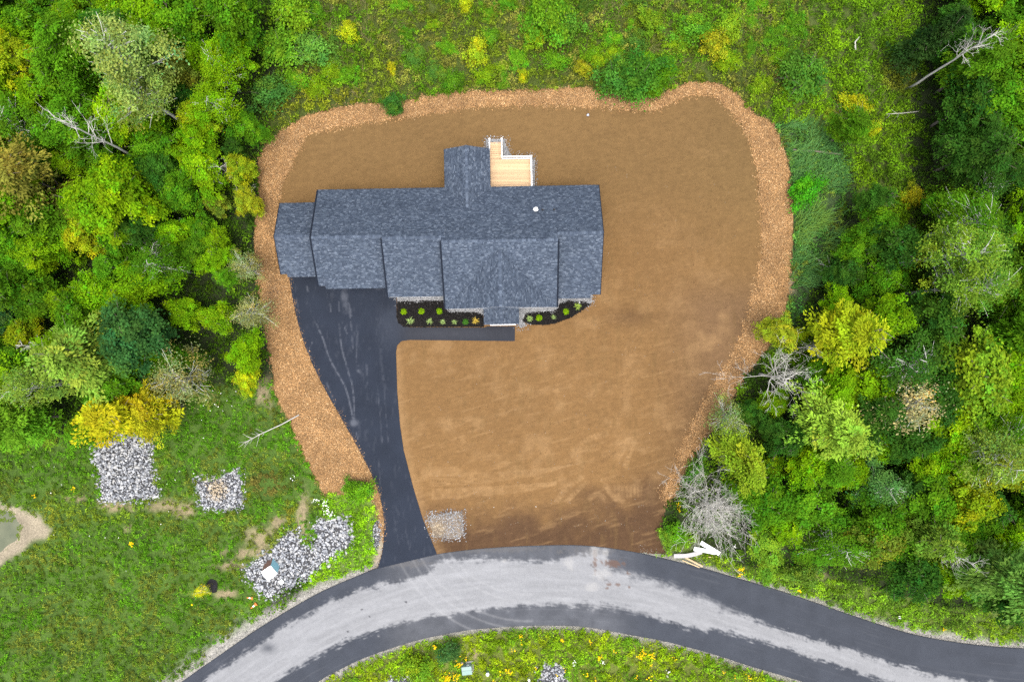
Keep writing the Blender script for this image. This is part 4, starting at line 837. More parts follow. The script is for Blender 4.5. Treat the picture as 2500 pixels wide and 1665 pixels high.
# boards dumped on the verge
def plank(name, label, cat, mat, pts, w, th, z, group=None):
    c0 = np.array(pxy(*pts[0])); L = [np.array(pxy(*q)) - c0 for q in pts]; V, Fc = [], []
    for i, q in enumerate(L):
        d = L[min(i + 1, len(L) - 1)] - L[max(i - 1, 0)]; d = d / np.linalg.norm(d); s = np.array((-d[1], d[0])) * w / 2; zz = z[i] if isinstance(z, (list, tuple)) else z
        V += [(*(q - s), zz), (*(q + s), zz), (*(q + s), zz + th), (*(q - s), zz + th)]
    for i in range(len(L) - 1):
        k = i * 4; Fc += [(k + a, k + 4 + a, k + 4 + (a + 1) % 4, k + (a + 1) % 4) for a in range(4)]
    Fc += [(0, 1, 2, 3), tuple(reversed([len(V) - 4 + a for a in range(4)]))]
    return link(name, mk_mesh(name, V, Fc), mat, label=label, cat=cat, loc=(c0[0], c0[1], 0))
plank('foam_board', 'long white foam board lying steeper, on top at the road verge', 'foam board', M_FOAM, [(1706, 1319), (1728, 1332), (1752, 1347)], .44, .09, [.75, .70, .62])
plank('foam_board', 'long white foam board under the other one, ends over the grey board', 'foam board', M_FOAM, [(1690, 1334.5), (1715, 1339), (1743, 1345)], .42, .09, [.66, .60, .50])
plank('bent_panel', 'bent grey weathered panel lying on the road verge', 'panel', M_GREYBOARD, [(1643, 1354), (1672, 1353), (1690, 1349), (1710, 1343)], .46, .05, [.42, .48, .56, .52])
plank('lumber_board', 'pale new lumber board lying below the grey panel', 'board', M_DECKWOOD, [(1671, 1358), (1713, 1380)], .17, .05, [.36, .30])
plank('lumber_board', 'thin pale lath lying along the road edge', 'board', M_LUMBER, [(1664, 1365), (1706, 1383)], .09, .04, [.30, .26])
plank('wood_scrap', 'short yellow wood scrap in the grass beside the foam boards', 'wood scrap', M_LUMBER, [(1727, 1356), (1736, 1356.4)], .07, .04, .45)
# traffic cones
def cone(px, py, label, tilt, az, sc):
    e = empty('traffic_cone', (*pxy(px, py), .03), label, 'traffic cone', rz=az); e.rotation_euler = (0, tilt, az)
    e.scale = (sc,) * 3
    link('base', boxes_mesh('base', [(-.2, .2, -.2, .2, 0, .04)]), M_ORANGE, e)
    lathe('body', [(.15, .041), (.115, .28)], M_ORANGE, e, (0, 0, 0), 14); lathe('collar', [(.116, .281), (.08, .48)], M_PVC, e, (0, 0, 0), 14); lathe('tip', [(.079, .481), (.03, .74), (.02, .75)], M_ORANGE, e, (0, 0, 0), 14)
cone(617, 1459.5, 'orange traffic cone with white collar toppled in the weeds', 1.35, math.pi - .2, .85)
cone(625, 1474, 'plain orange traffic cone leaning at the edge of the gravel shoulder', .75, math.pi + .62, .95)
# manhole-like white cap in the road verge and white stone in weeds
link('pale_rock', scatter('pale_rock', [ROCKS[1]], np.array([[0, 0, .15]]), np.array([[.4, .55, .4]]), rot_batch(np.array([.2]), np.array([.0]), np.array([.1])), np.array([(.62, .62, .58)])), M_STONE, label='pale rock half hidden in weeds beside the riprap pile', cat='rock', loc=(*pxy(1291, 1656), .1))
# ------------------------------------------------------------------ trees: prototypes
def crown_round(seed, R=2.2, z0=3.0, z1=8.5, nc=95, nl=100, leaf=.21, spread=.19, sparse=.0):
    r = np.random.default_rng(seed); t = r.beta(1.6, 1.1, nc); th = r.uniform(0, 2 * math.pi, nc)
    prof = np.sin(math.pi * np.clip(.12 + .80 * t, 0, 1)) ** .65
    lob = 1 + .30 * np.sin(3 * th + r.uniform(0, 6)) + .22 * np.sin(5 * th + r.uniform(0, 6)) + .1 * np.sin(2 * th + r.uniform(0, 6))
    rad = prof * lob * R * (.30 + .70 * np.sqrt(r.random(nc)))
    cen = np.c_[rad * np.cos(th), rad * np.sin(th), z0 + (z1 - z0) * t]
    cs = R * spread * r.uniform(.6, 1.35, nc); ct = r.uniform(.62, 1.38, nc); cyel = r.normal(0, .14, nc)
    ix = np.repeat(np.arange(nc), nl); n = len(ix); off = r.normal(size=(n, 3)) * (1, 1, .5)
    pos = cen[ix] + off * cs[ix][:, None] * .66
    out = np.c_[cen[ix][:, :2] / R, np.zeros(n)]
    nrm = np.array((0, 0, 1.0)) + out * .35 + off * .25 + r.normal(0, .42, (n, 3))
    L = leaf * r.uniform(.65, 1.35, n)
    c = np.ones((n, 3)) * (ct[ix] * r.uniform(.75, 1.25, n))[:, None]; c[:, 0] *= 1 + cyel[ix] * 1.0 + r.normal(0, .06, n); c[:, 2] *= 1 - cyel[ix]
    return mk_mesh('crown', *leaf_arrays(pos, nrm, r.normal(size=(n, 3)), L, L * r.uniform(.5, .8, n), np.clip(c, .1, 3))), cen, cs
def crown_spray(seed, R=2.2, z0=2.5, z1=9.0, nb=95, nl=95, leaf=.2, droop=.25, conic=False):
    r = np.random.default_rng(seed); t = np.sort(r.beta(1.3, 1.2, nb)); th = r.uniform(0, 2 * math.pi, nb)
    prof = (1 - t * .93) if conic else np.sin(math.pi * np.clip(.2 + .74 * t, 0, 1)) ** .7
    lobs = 1 + .25 * np.sin(2 * th + r.uniform(0, 6)) + .25 * np.sin(3 * th + r.uniform(0, 6)) + .15 * np.sin(5 * th + r.uniform(0, 6)); Lb = R * prof * r.uniform(.5, 1.2, nb) * (1 if conic else lobs); Z = z0 + (z1 - z0) * t; up = r.uniform(.0, .55, nb) if not conic else r.uniform(-.25, .05, nb)
    ix = np.repeat(np.arange(nb), nl); n = len(ix); s = r.beta(1.6, 1.0, n)
    d = np.c_[np.cos(th), np.sin(th)][ix]; side = np.c_[-d[:, 1], d[:, 0]]
    lat = r.normal(0, 1, n) * (.05 + .13 * np.sin(math.pi * np.clip(s, 0, .92))) * R
    pos = np.c_[d * (Lb[ix] * s)[:, None] + side * lat[:, None], Z[ix] + Lb[ix] * (up[ix] * s - droop * s * s) - np.abs(lat) * .25 + r.normal(0, .07, n)]
    nrm = np.c_[np.zeros((n, 2)), np.ones(n)] + r.normal(0, .38, (n, 3)) + np.c_[d * .2, np.zeros(n)]
    tan = np.c_[d + side * (np.sign(lat) * .6)[:, None], np.full(n, -.15)] + r.normal(0, .25, (n, 3))
    L = leaf * r.uniform(.7, 1.4, n); ct = r.uniform(.72, 1.28, nb); cyel = r.normal(0, .15, nb)
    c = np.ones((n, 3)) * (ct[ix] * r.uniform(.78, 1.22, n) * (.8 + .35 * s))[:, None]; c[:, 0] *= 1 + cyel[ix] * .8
    cen = np.c_[np.c_[np.cos(th), np.sin(th)] * (Lb * .7)[:, None], Z + Lb * up * .5]
    return mk_mesh('crown', *leaf_arrays(pos, nrm, tan, L, L * r.uniform(.35, .6, n), np.clip(c, .1, 3))), cen, np.full(nb, .4)
def trunk_mesh(seed, cen, h, r0=.16, nlimb=16, lean=.25, br=.045):
    r = np.random.default_rng(seed + 900); lx, ly = r.normal(0, lean, 2)
    ax = lambda z: (lx * (z / h) ** 2 + .05 * math.sin(z * 1.3 + seed), ly * (z / h) ** 2 + .05 * math.cos(z * 1.1 + seed))
    lines = [[(*ax(z), z, r0 * (1 - .86 * z / h)) for z in np.linspace(-.15, h * .96, 9)]]
    for q in cen[r.permutation(len(cen))[:nlimb]]:
        zs = max(.25 * h, q[2] - .55 * math.hypot(q[0], q[1]) - .4); x0, y0 = ax(zs)
        m = np.array([(x0 + q[0]) / 2 + r.normal(0, .12), (y0 + q[1]) / 2 + r.normal(0, .12), (zs + q[2]) / 2 + .1])
        lines.append([(x0, y0, zs, br), (*m, br * .7), (q[0], q[1], q[2], br * .3)])
        for k in range(2):
            e = q + r.normal(0, .45, 3); lines.append([(*m, br * .5), (*((m + e) / 2 + r.normal(0, .08, 3)), br * .35), (*e, br * .18)])
    V, Fc = tube_arrays(lines, 5); return mk_mesh('trunk', V, Fc, smooth_sh=True)
def dead_tree(seed, h=7.5, R=2.6, levels=4, n0=15, r0=.13, first=.25, upw=.55):
    r = np.random.default_rng(seed); lines = [[(.04 * math.sin(z), .04 * math.cos(z * 1.3), z, r0 * (1 - .8 * z / h)) for z in np.linspace(-.15, h, 8)]]
    def grow(p, d, L, rad, lev):
        pts = [(*p, rad)]; q = np.array(p); dd = np.array(d)
        for i in range(4):
            dd = dd + r.normal(0, .11, 3) + (0, 0, .05); dd /= np.linalg.norm(dd); q = q + dd * L / 4; pts.append((*q, max(rad * (1 - .2 * (i + 1)), .008)))
        lines.append(pts)
        if lev < levels:
            for k in range(r.integers(3, 6) if lev == 1 else r.integers(2, 5)):
                j = r.integers(1, 5); b = np.array(pts[j][:3]); nd = dd + r.normal(0, .62, 3); nd /= np.linalg.norm(nd); grow(b, nd, L * r.uniform(.42, .66), max(pts[j][3] * .7, .011), lev + 1)
    for i in range(n0):
        t_ = first + (1 - first) * (i + r.random()) / n0; a = i * 2.4 + r.normal(0, .4); z = h * t_
        d = np.array((math.cos(a), math.sin(a), upw + r.normal(0, .15))); d /= np.linalg.norm(d)
        grow((0, 0, z), d, R * (1.12 - .75 * (t_ - first) / (1 - first)) * r.uniform(.75, 1.1), r0 * .34, 1)
    V, Fc = tube_arrays(lines[:1], 7); V2, F2 = tube_arrays(lines[1:], 3)
    return mk_mesh('trunk', V, Fc, smooth_sh=True), mk_mesh('branches', V2, F2)
PRO = {}
def add_proto(kind, res, h, r0=.16, nl=16, br=.045): PRO.setdefault(kind, []).append((res[0], trunk_mesh(len(PRO) * 13 + len(PRO.get(kind, [])), res[1], h, r0, nl, br=br)))
for s in range(6): add_proto('round', crown_round(20 + s, R=2.0 + .15 * (s % 3), z1=8.0 + .4 * (s % 2), nc=88 + 8 * (s % 3), leaf=.195 + .015 * (s % 3)), 8.4)
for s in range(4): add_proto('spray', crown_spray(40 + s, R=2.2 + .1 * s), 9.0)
for s in range(3): add_proto('aspen', crown_round(60 + s, R=2.3, z0=5.5, z1=14.5, nc=84, nl=80, leaf=.17, spread=.25), 14.5, .2, 34, .05)
for s in range(3): add_proto('bush', crown_round(80 + s, R=1.25, z0=.35, z1=1.9, nc=42, nl=80, leaf=.16, spread=.3), 1.8, .06, 10, .025)
for s in range(2): add_proto('conifer', crown_spray(90 + s, R=2.3, z0=1.0, z1=9.5, nb=130, nl=60, leaf=.22, droop=.12, conic=True), 9.6)
for s in range(2): add_proto('sparse', crown_round(100 + s, R=2.4, z0=3.0, z1=9.5, nc=70, nl=46, leaf=.17, spread=.26), 9.6, .16, 46, .04)
DEADP = [dead_tree(1, 7.5, 3.2, 4, 15, .15), dead_tree(2, 5.6, 4.1, 4, 52, .10, .08, .7), dead_tree(3, 5.0, 1.7, 3, 10, .09)]
SNAGP = [dead_tree(11, 14.2, 2.2, 3, 11, .15, .55, .75), dead_tree(12, 16.5, 2.4, 3, 12, .16, .45, .8), dead_tree(13, 9.5, 1.0, 3, 22, .11, .15, .1)]
TREES = []   # occupied bases
def tree(kind, i, x, y, rz, s, sz, col, label, group=None, name=None, bark=None):
    cm, tm_ = PRO[kind][i % len(PRO[kind])]
    e = empty(name or {'bush': 'bush', 'conifer': 'conifer_tree'}.get(kind, 'tree'), (x, y, -.05), label, 'bush' if kind == 'bush' else 'tree', group, rz)
    hx = math.sin(x * 12.9 + y * 7.3) ; e.scale = (s * (1 + .18 * hx), s * (1 - .16 * hx), sz); e.rotation_euler = (.07 * math.sin(x * 3.1), .07 * math.cos(y * 2.7), rz)
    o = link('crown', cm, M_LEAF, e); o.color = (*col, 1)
    link('trunk', tm_, bark or (M_PALEBARK if kind in ('aspen', 'sparse') else M_BARK), e)
    TREES.append((x, y, 1.6 * s))
    return e
KH = {'round': (8.4, 2.2), 'spray': (9.0, 2.3), 'aspen': (14.5, 2.5), 'conifer': (9.5, 2.3), 'sparse': (9.6, 2.5), 'bush': (1.9, 1.4)}
def tree_px(kind, i, px, py, rpx, h, col, label, zc=.68, name=None):
    """crown centre seen at (px,py), crown radius rpx in pixels, height h metres"""
    x, y, _ = P(px, py, zc * h); R = rpx * (H - zc * h) / F; kh, kr = KH[kind]
    return tree(kind, i, x, y, (i * 1.7) % 6.28, R / kr, h / kh, col, label, name=name)
G_BRIGHT = (.128, .262, .003); G_MID = (.066, .172, .005); G_DEEP = (.030, .092, .008); G_OLIVE = (.14, .19, .015); G_YEL = (.24, .30, .006); G_GOLD = (.345, .325, .008); G_PALE = (.19, .26, .055); G_BLUE = (.055, .14, .03); G_BROWN = (.18, .175, .025)
# prominent trees, one by one
for a in [('aspen', 0, 300, 175, 95, 16.5, G_PALE, 'tall pale sage aspen with white limbs behind the garage corner'),
          ('aspen', 1, 365, 245, 70, 14.5, (.17, .25, .045), 'second pale aspen leaning out beside the tallest sage one'),
          ('round', 1, 318, 812, 78, 11, (.034, .105, .022), 'large deep green rounded tree in the woods beside the driveway'),
          ('spray', 0, 175, 890, 98, 13, (.17, .27, .03), 'broad light green feathery tree beside the golden tree'),
          ('aspen', 2, 105, 945, 60, 12, (.16, .26, .03), 'light green slender tree between feathery tree and meadow'),
          ('spray', 1, 285, 1018, 92, 11, G_GOLD, 'golden yellow tree overhanging the riprap apron'),
          ('spray', 2, 375, 1005, 60, 9.5, (.32, .31, .010), 'smaller golden tree joined to the one over the riprap apron'),
          ('spray', 3, 35, 1035, 85, 11, (.11, .25, .012), 'bright green fluffy tree at the meadow edge near the pond'),
          ('sparse', 0, 450, 920, 70, 9, (.19, .20, .06), 'greyish green thin tree at the meadow corner of the woods'),
          ('spray', 2, 60, 440, 92, 13, G_BROWN, 'olive brown drooping tree in the woods behind the garage'),
          ('round', 3, 45, 165, 52, 12, G_YEL, 'lime yellow tree in the woods far behind the garage corner'),
          ('round', 4, 590, 415, 34, 5.5, (.21, .28, .008), 'small yellow green tree against the chip berm behind the garage'),
          ('round', 5, 600, 488, 30, 4.5, (.21, .25, .010), 'small mustard yellow bushy tree against the chip berm'),
          ('round', 2, 603, 928, 26, 4, (.33, .40, .008), 'vivid lime sapling at the end of the driveway berm'),
          ('sparse', 1, 610, 760, 46, 5.5, (.20, .22, .07), 'pale grey green shrubby tree touching the driveway berm'),
          ('sparse', 0, 600, 650, 40, 5, (.20, .23, .07), 'pale shrubby tree with cream seed heads beside the garage wing'),
          ('conifer', 0, 2290, 85, 62, 12, (.022, .058, .010), 'dark evergreen in the woods beyond the leaning snag'),
          ('aspen', 0, 2345, 615, 78, 16, (.13, .23, .018), 'tall yellow green aspen with bare grey trunk behind the reeds'),
          ('aspen', 1, 2355, 700, 66, 15.5, (.11, .21, .018), 'second yellow green aspen of the bare-trunk pair behind the reeds'),
          ('spray', 1, 2062, 808, 92, 11.5, (.25, .31, .008), 'large golden green feathery tree near the end of the reed bed'),
          ('spray', 0, 1905, 815, 46, 6.5, (.22, .27, .012), 'thin yellow tree leaning over the chip berm by the dead tree'),
          ('sparse', 1, 2225, 1000, 82, 11.5, (.30, .28, .12), 'half bare beige tree in the woods behind the yard'),
          ('spray', 3, 2030, 1050, 88, 12.5, (.20, .32, .028), 'pale lime feathery tree behind the upper grey dead tree'),
          ('round', 0, 2390, 925, 92, 13, (.16, .27, .012), 'tall lime green tree in the woods east of the beige tree'),
          ('spray', 2, 1810, 1130, 72, 8.5, (.17, .26, .012), 'yellow green feathery tree behind the twiggy grey dead tree'),
          ('aspen', 2, 2440, 1130, 76, 14, (.15, .23, .028), 'light green aspen with pale limbs deep in the road bend woods'),
          ('spray', 1, 2455, 1400, 105, 16, (.10, .20, .03), 'tall soft green tree with long bare trunk by the road bend'),
          ('spray', 0, 2280, 1330, 70, 11, (.11, .20, .018), 'mid green feathery tree beside the long bare trunk'),
          ('round', 2, 1870, 1345, 46, 4.2, (.13, .25, .015), 'rounded light green tree on the verge of the road'),
          ('sparse', 0, 1782, 1015, 44, 7, (.15, .21, .05), 'thin grey green tree leaning at the berm between the dead trees')]:
    tree_px(*a[:7], a[7])
# dead wood
def dead(pr, i, x, y, s, rz, label, mat=M_DEAD, cat='dead tree'):
    e = empty('dead_tree', (x, y, -.05), label, cat, rz=rz); e.scale = (s, s, s)
    link('trunk', pr[i][0], mat, e); link('twigs', pr[i][1], mat, e, kind='stuff'); TREES.append((x, y, 1.2)); return e
dead(DEADP, 0, *P(1895, 920, 5)[:2], 1.15, .5, 'bare grey spreading dead tree overhanging the chip berm')
dead(DEADP, 2, *P(1985, 850, 4)[:2], 1.1, 1.5, 'small bare grey tree between the spreading dead tree and the golden tree')
dead(DEADP, 1, *P(1738, 1238, 4.0)[:2], 1.1, 2.5, 'dense twiggy grey dead tree beside the dumped foam boards')
dead(DEADP, 2, *P(1690, 1190, 4)[:2], 1.2, 3.5, 'small bare grey tree behind the twiggy dead tree at the berm')
dead(DEADP, 0, *P(352, 608, 6.5)[:2], .75, .9, 'grey leafless crown among bright trees beside the garage')
dead(DEADP, 2, *P(545, 415, 3.5)[:2], 1.0, .2, 'small grey leafless tree by the berm behind the garage')
dead(DEADP, 2, *P(590, 475, 3)[:2], .75, 2.2, 'tiny grey leafless tree by the mustard bushy tree')
dead(SNAGP, 0, *pxy(2216, 218), 1.0, .3, 'tall pale dead snag forking at its top beyond the scrub')
dead(SNAGP, 1, *pxy(370, 402), 1.0, 1.2, 'tall grey dead snag with combed branches behind the garage')
dead(SNAGP, 2, *pxy(195, 842), 1.05, .4, 'lichen grey dead spruce snag beside the feathery tree')
dead(SNAGP, 0, *pxy(2195, 1290), .9, 2.2, 'grey dead snag in the woods near the road bend')
dead(SNAGP, 2, *pxy(240, 20), 1.4, 2.9, 'grey dead snag at the far back of the garage side woods')
def log_(label, pts, r0, mat=M_DEAD, z=.25, twigs=0, seed=1):
    r = np.random.default_rng(seed); c0 = np.array(pxy(*pts[0])); L = [np.array(pxy(*q)) - c0 for q in pts]
    lines = [[(q[0], q[1], z + .1 * i, r0 * (1 - .5 * i / (len(L) - 1))) for i, q in enumerate(L)]]
    tw = []
    for k in range(twigs):
        t_ = r.uniform(.45, 1); i = min(int(t_ * (len(L) - 1)), len(L) - 2); a = L[i] + (L[i + 1] - L[i]) * (t_ * (len(L) - 1) - i); d = (L[-1] - L[0]) / np.linalg.norm(L[-1] - L[0]); an = r.uniform(-1.0, 1.0); d = np.array((d[0] * math.cos(an) - d[1] * math.sin(an), d[0] * math.sin(an) + d[1] * math.cos(an))); l = r.uniform(.5, 1.5)
        tw.append([(a[0], a[1], z + .2, r0 * .35), (a[0] + d[0] * l * .5, a[1] + d[1] * l * .5, z + .4, r0 * .25), (a[0] + d[0] * l, a[1] + d[1] * l + .1, z + .5, r0 * .12)])
    e = empty('fallen_log', (c0[0], c0[1], 0), label, 'log')
    link('trunk', mk_mesh('trunk', *tube_arrays(lines, 6), smooth_sh=True), mat, e)
    if tw: link('twigs', mk_mesh('twigs', *tube_arrays(tw, 4)), mat, e)
log_('fallen grey log end in the reeds near the berm', [(2045, 380), (2010, 376), (1930, 370)], .16, M_BARK, .5)
log_('bare fallen branch crossing from the meadow onto the driveway berm', [(732, 1012), (690, 1035), (640, 1058), (600, 1080)], .07, M_DEAD, .3, 12, 5)
log_('thin pale fallen stick with side twigs in the scrub', [(2060, 668), (2020, 655), (1990, 645)], .06, M_DEAD, .6, 4, 6)
log_('short grey log lying in the scrub beyond the meadow', [(2082, 128), (2080, 110), (2090, 98)], .11, M_DEAD, .6, 0, 7)
log_('pale stick with a fork lying in the scrub', [(2230, 280), (2190, 285), (2150, 288)], .05, M_DEAD, 1.0, 4, 8)
log_('grey log lying among shrubs at the meadow corner of the woods', [(345, 928), (320, 932), (300, 922)], .14, M_BARK, 2.2, 3, 9)

# bushes picked out in the meadow and scrub
bushes = [(1565, 185, 56, (.05, .15, .012), 'deep green leafy bush bulging over the rear chip berm'), (1500, 190, 46, (.06, .16, .015), 'dark green bush left half of the clump over the rear berm'), (1610, 200, 40, G_MID, 'mid green bush at the bend of the rear chip berm'), (1345, 35, 62, (.11, .24, .01), 'large bright green bush in the rear meadow'), (1380, 60, 40, (.09, .20, .015), 'bright green bush beside the large one in the rear meadow'), (850, 78, 24, (.33, .40, .01), 'yellow green bush in the rear meadow nearest the woods'), (955, 165, 13, (.40, .40, .012), 'small yellow flowering bush in the rear meadow behind the garage'), (1160, 128, 30, (.30, .36, .012), 'yellow green bush in the middle of the rear meadow'), (1140, 12, 18, (.34, .42, .01), 'small lime bush far back in the rear meadow'), (1305, 95, 24, (.24, .36, .01), 'tall lime bush in the rear meadow behind the deck'), (1277, 185, 14, (.34, .38, .01), 'small lime yellow bush above the berm behind the deck'), (1420, 170, 20, (.26, .28, .012), 'small mustard bush in the meadow behind the deck'), (1745, 105, 36, (.26, .29, .012), 'mustard yellow bush in the rear meadow toward the scrub'), (1690, 70, 40, (.10, .23, .012), 'bright green bush beside the mustard yellow one'), (1785, 65, 36, (.16, .28, .012), 'yellow green bush beyond the mustard yellow one'), (1590, 50, 30, (.15, .26, .012), 'lime green bush in the rear meadow above the dark clump'), (960, 252, 26, (.045, .13, .015), 'dark green bush on the rear berm edge behind the garage'), (760, 120, 42, (.10, .24, .03), 'fresh green bush at the meadow edge of the garage woods'), (680, 110, 52, (.11, .25, .012), 'bright green bush cluster at the edge of the garage woods'), (655, 230, 46, (.06, .15, .02), 'mid green bush above the rear berm corner'), (715, 30, 56, (.13, .26, .01), 'broad lime bush far back beside the rear meadow'), (2090, 258, 32, (.30, .33, .008), 'yellow bush in the scrub beyond the reeds'), (2135, 310, 18, (.32, .38, .01), 'small yellow bush next to the yellow one in the scrub'), (1955, 185, 56, (.06, .16, .015), 'dark green bush in the scrub behind the yard corner'), (2230, 480, 26, (.30, .30, .01), 'yellow flowering bush at the aspen edge of the scrub'), (1970, 470, 38, (.06, .26, .008), 'vivid green low bush inside the reed bed'), (1655, 1300, 26, (.10, .27, .01), 'vivid green bush beside the bent grey panel'), (1632, 1312, 20, (.14, .27, .02), 'light green bush at the soil edge by the twiggy dead tree'), (1700, 1150, 30, (.08, .19, .015), 'mid green bush at the end of the chip berm'), (875, 1205, 30, (.11, .27, .01), 'bright green clump at the end of the driveway berm'), (855, 1190, 20, (.10, .25, .012), 'small bright green clump touching the driveway berm end'), (1020, 1640, 36, (.16, .27, .012), 'yellow green bush near the heap of riprap across the road'), (1095, 1590, 26, (.05, .13, .03), 'dark green bush left of the cabinet across the road'), (1960, 1400, 34, (.11, .2, .02), 'light green bush on the road verge')]
for i, (px, py, r_, col, lab) in enumerate(bushes):
    hh = .9 + r_ / 26; x, y, _ = P(px, py, hh * .6); tree('bush', i, x, y, i * 1.1, r_ * (H - hh * .6) / F / 1.4, hh / 1.9, col, lab)
MB_ = [('leafy green', (.075, .19, .008)), ('yellow green', (.14, .25, .006)), ('dull green', (.07, .14, .014)), ('fresh green', (.095, .235, .008))]
rb = np.random.default_rng(31); nb_ = 0
for (px, py) in rb.uniform((700, -10), (1960, 240), (400, 2)):
    if nb_ >= 46: break
    q = np.array([pxy(px, py)])
    if zone(np.array([px]), np.array([py]))[0] not in (1, 7) or sdist(q, LOTPOLY)[0] > -.9 or (np.hypot(np.array(TREES)[:, 0] - q[0, 0], np.array(TREES)[:, 1] - q[0, 1]) < 1.5).any(): continue
    tn_, c_ = MB_[rb.integers(0, 4)]; sc_ = rb.uniform(.5, 1.0); sw = 'small' if sc_ < .72 else 'broad'
    side_ = 'behind the garage' if px < 1080 else ('behind the deck' if px < 1480 else 'toward the scrub')
    tree('bush', int(rb.integers(0, 9)), q[0, 0], q[0, 1], rb.uniform(0, 6.28), sc_, sc_ * rb.uniform(.45, .8), np.array(c_) * rb.uniform(.85, 1.15), f'{sw} {tn_} bush in the rough meadow {side_}', f'{sw} {tn_} bushes in the meadow {side_}'); nb_ += 1
tree_px('sparse', 1, 487, 1442, 17, 2.2, (.50, .50, .006), 'bright yellow sapling beside its black mulch ring', .7, name='sapling')
ring_ = smooth(W([(503, 1425), (515, 1413), (528, 1418), (531, 1435), (526, 1446), (513, 1443), (508, 1432)]), 3, True)
pad('mulch_ring', 'ring of black mulch at the foot of the yellow sapling', ring_, .03, (.016, .015, .016), M_MULCH, 'mulch', 140, .1, .08)

# ------------------------------------------------------------------ the woods: many trees
def region(px, py):
    if px < 1250: return 0 if py < 520 else 1
    return 2 if py < 760 else 3
RTXT = ['in the woods off the back corner of the garage', 'in the woods alongside the driveway berm', 'in the woods behind the reed bed', 'in the woods between the yard and the road bend']
tones = [('bright yellow green', G_BRIGHT), ('mid green', G_MID), ('deep green', G_DEEP), ('olive green', G_OLIVE), ('blue green', G_BLUE), ('yellowish', (.21, .28, .006))]
wts = [[.38, .40, .14, .05, .01, .02], [.50, .38, .07, .02, .01, .02], [.22, .38, .36, .01, .02, .01], [.36, .40, .18, .03, .02, .01]]
LM = [(p_[0], p_[1], t_) for p_, t_ in [(pxy(640, 400), 'by the chip berm behind the garage wing'), (pxy(610, 600), 'by the chip berm beside the garage wing'), (pxy(625, 800), 'by the chip berm opposite the garage doors'), (pxy(640, 930), 'by the meadow end of the driveway berm'),
    (P(300, 175, 11)[:2], 'in the woods around the pale sage aspen'), (P(318, 812, 7.5)[:2], 'in the woods around the large deep green rounded tree'), (P(175, 890, 9)[:2], 'in the woods around the broad light green feathery tree'), (P(285, 1018, 7.5)[:2], 'in the woods around the golden riprap tree'), (P(60, 440, 9)[:2], 'in the woods around the olive brown drooping tree'), (P(45, 165, 8)[:2], 'in the woods around the lime yellow tree'), (pxy(370, 402), 'in the woods around the combed grey snag'), (P(352, 608, 6.5)[:2], 'in the woods around the grey leafless crown'), (pxy(195, 842), 'in the woods around the lichen grey snag'), (pxy(700, 60), 'at the woods edge of the rear meadow'), (pxy(480, 150), 'in the woods between aspen and rear meadow'), (pxy(150, 680), 'in the woods deep beside the garage'),
    (P(2290, 85, 8)[:2], 'in the woods around the dark evergreen'), (pxy(2216, 218), 'in the woods at the foot of the forked snag'), (P(2350, 650, 10)[:2], 'in the woods around the bare-trunk aspen pair'), (P(2062, 808, 7.8)[:2], 'in the woods around the golden green feathery tree'), (P(2225, 1000, 7.8)[:2], 'in the woods around the half bare beige tree'), (P(2030, 1050, 8.5)[:2], 'in the woods around the pale lime feathery tree'), (P(2390, 925, 9)[:2], 'in the woods around the tall lime green tree'), (P(1810, 1130, 5.8)[:2], 'in the woods behind the twiggy dead tree'), (P(2440, 1130, 9.5)[:2], 'in the woods around the pale-limbed aspen'), (P(2455, 1400, 11)[:2], 'in the woods around the tall soft green tree'), (pxy(2195, 1290), 'in the woods around the snag by the road bend'), (pxy(1700, 1050), 'by the chip berm between the dead trees'), (pxy(1950, 1350), 'above the verge of the road bend'), (pxy(2300, 380), 'in the woods beyond the bright scrub'), (pxy(2250, 800), 'in the woods between aspen pair and golden tree')]]
def landmark(x, y, rg):
    return min(LM, key=lambda q: math.hypot(q[0] - x, q[1] - y))[2]
rt = np.random.default_rng(77)
cand = rt.uniform((-60, -44), (60, 44), (12000, 2)); cpx, cpy = to_px(cand[:, 0], cand[:, 1])
zz = zone(cpx, cpy); dl = -sdist(cand, LOTPOLY); dr_ = -sdist(cand, ROADPOLY)
okm = (zz == 0) & (dl > .9) & (dr_ > np.where(cpx > 1500, 7.2, 3.2)) & ~((cpx > 640) & (cpx < 1980) & (cpy < 500)) & (np.array([sdist(cand, q) for q in ROCKP]).max(0) < -1.0)
occ = np.array(TREES); nfill = 0
for (x, y), px, py, d in zip(cand[okm], cpx[okm], cpy[okm], dl[okm]):
    if nfill >= 300: break
    s = (.50 + .055 * min(d, 9)) * rt.uniform(.75, 1.3)
    md = 1.15 * s + .32
    dd = np.hypot(occ[:, 0] - x, occ[:, 1] - y)
    if (dd < md + occ[:, 2] * .38).any(): continue
    rg = region(px, py); ti = rt.choice(6, p=wts[rg]); tn, col = tones[ti]; col = np.array(col) * rt.uniform(.85, 1.2) * rt.uniform(.94, 1.06, 3)
    kind = rt.choice(['round', 'spray', 'aspen', 'sparse'], p=[.68, .24, .08, .0]); szf = s * rt.uniform(.8, 1.15)
    if kind == 'aspen': szf *= .7
    big = 'large' if s > .95 else ('mid-sized' if s > .72 else 'small')
    kt = {'round': 'rounded', 'spray': 'feathery', 'aspen': 'slender', 'sparse': 'thin-leaved'}[kind]
    ln_ = landmark(x, y, rg); lab = f'{big} {tn} {kt} tree {ln_}'
    tree(kind, int(rt.integers(0, 99)), x, y, rt.uniform(0, 6.28), s, szf, col, lab, group=f'{big} {tn} {kt} trees {ln_}')
    occ = np.vstack([occ, (x, y, 1.6 * s)]); nfill += 1
print('fill trees', nfill)

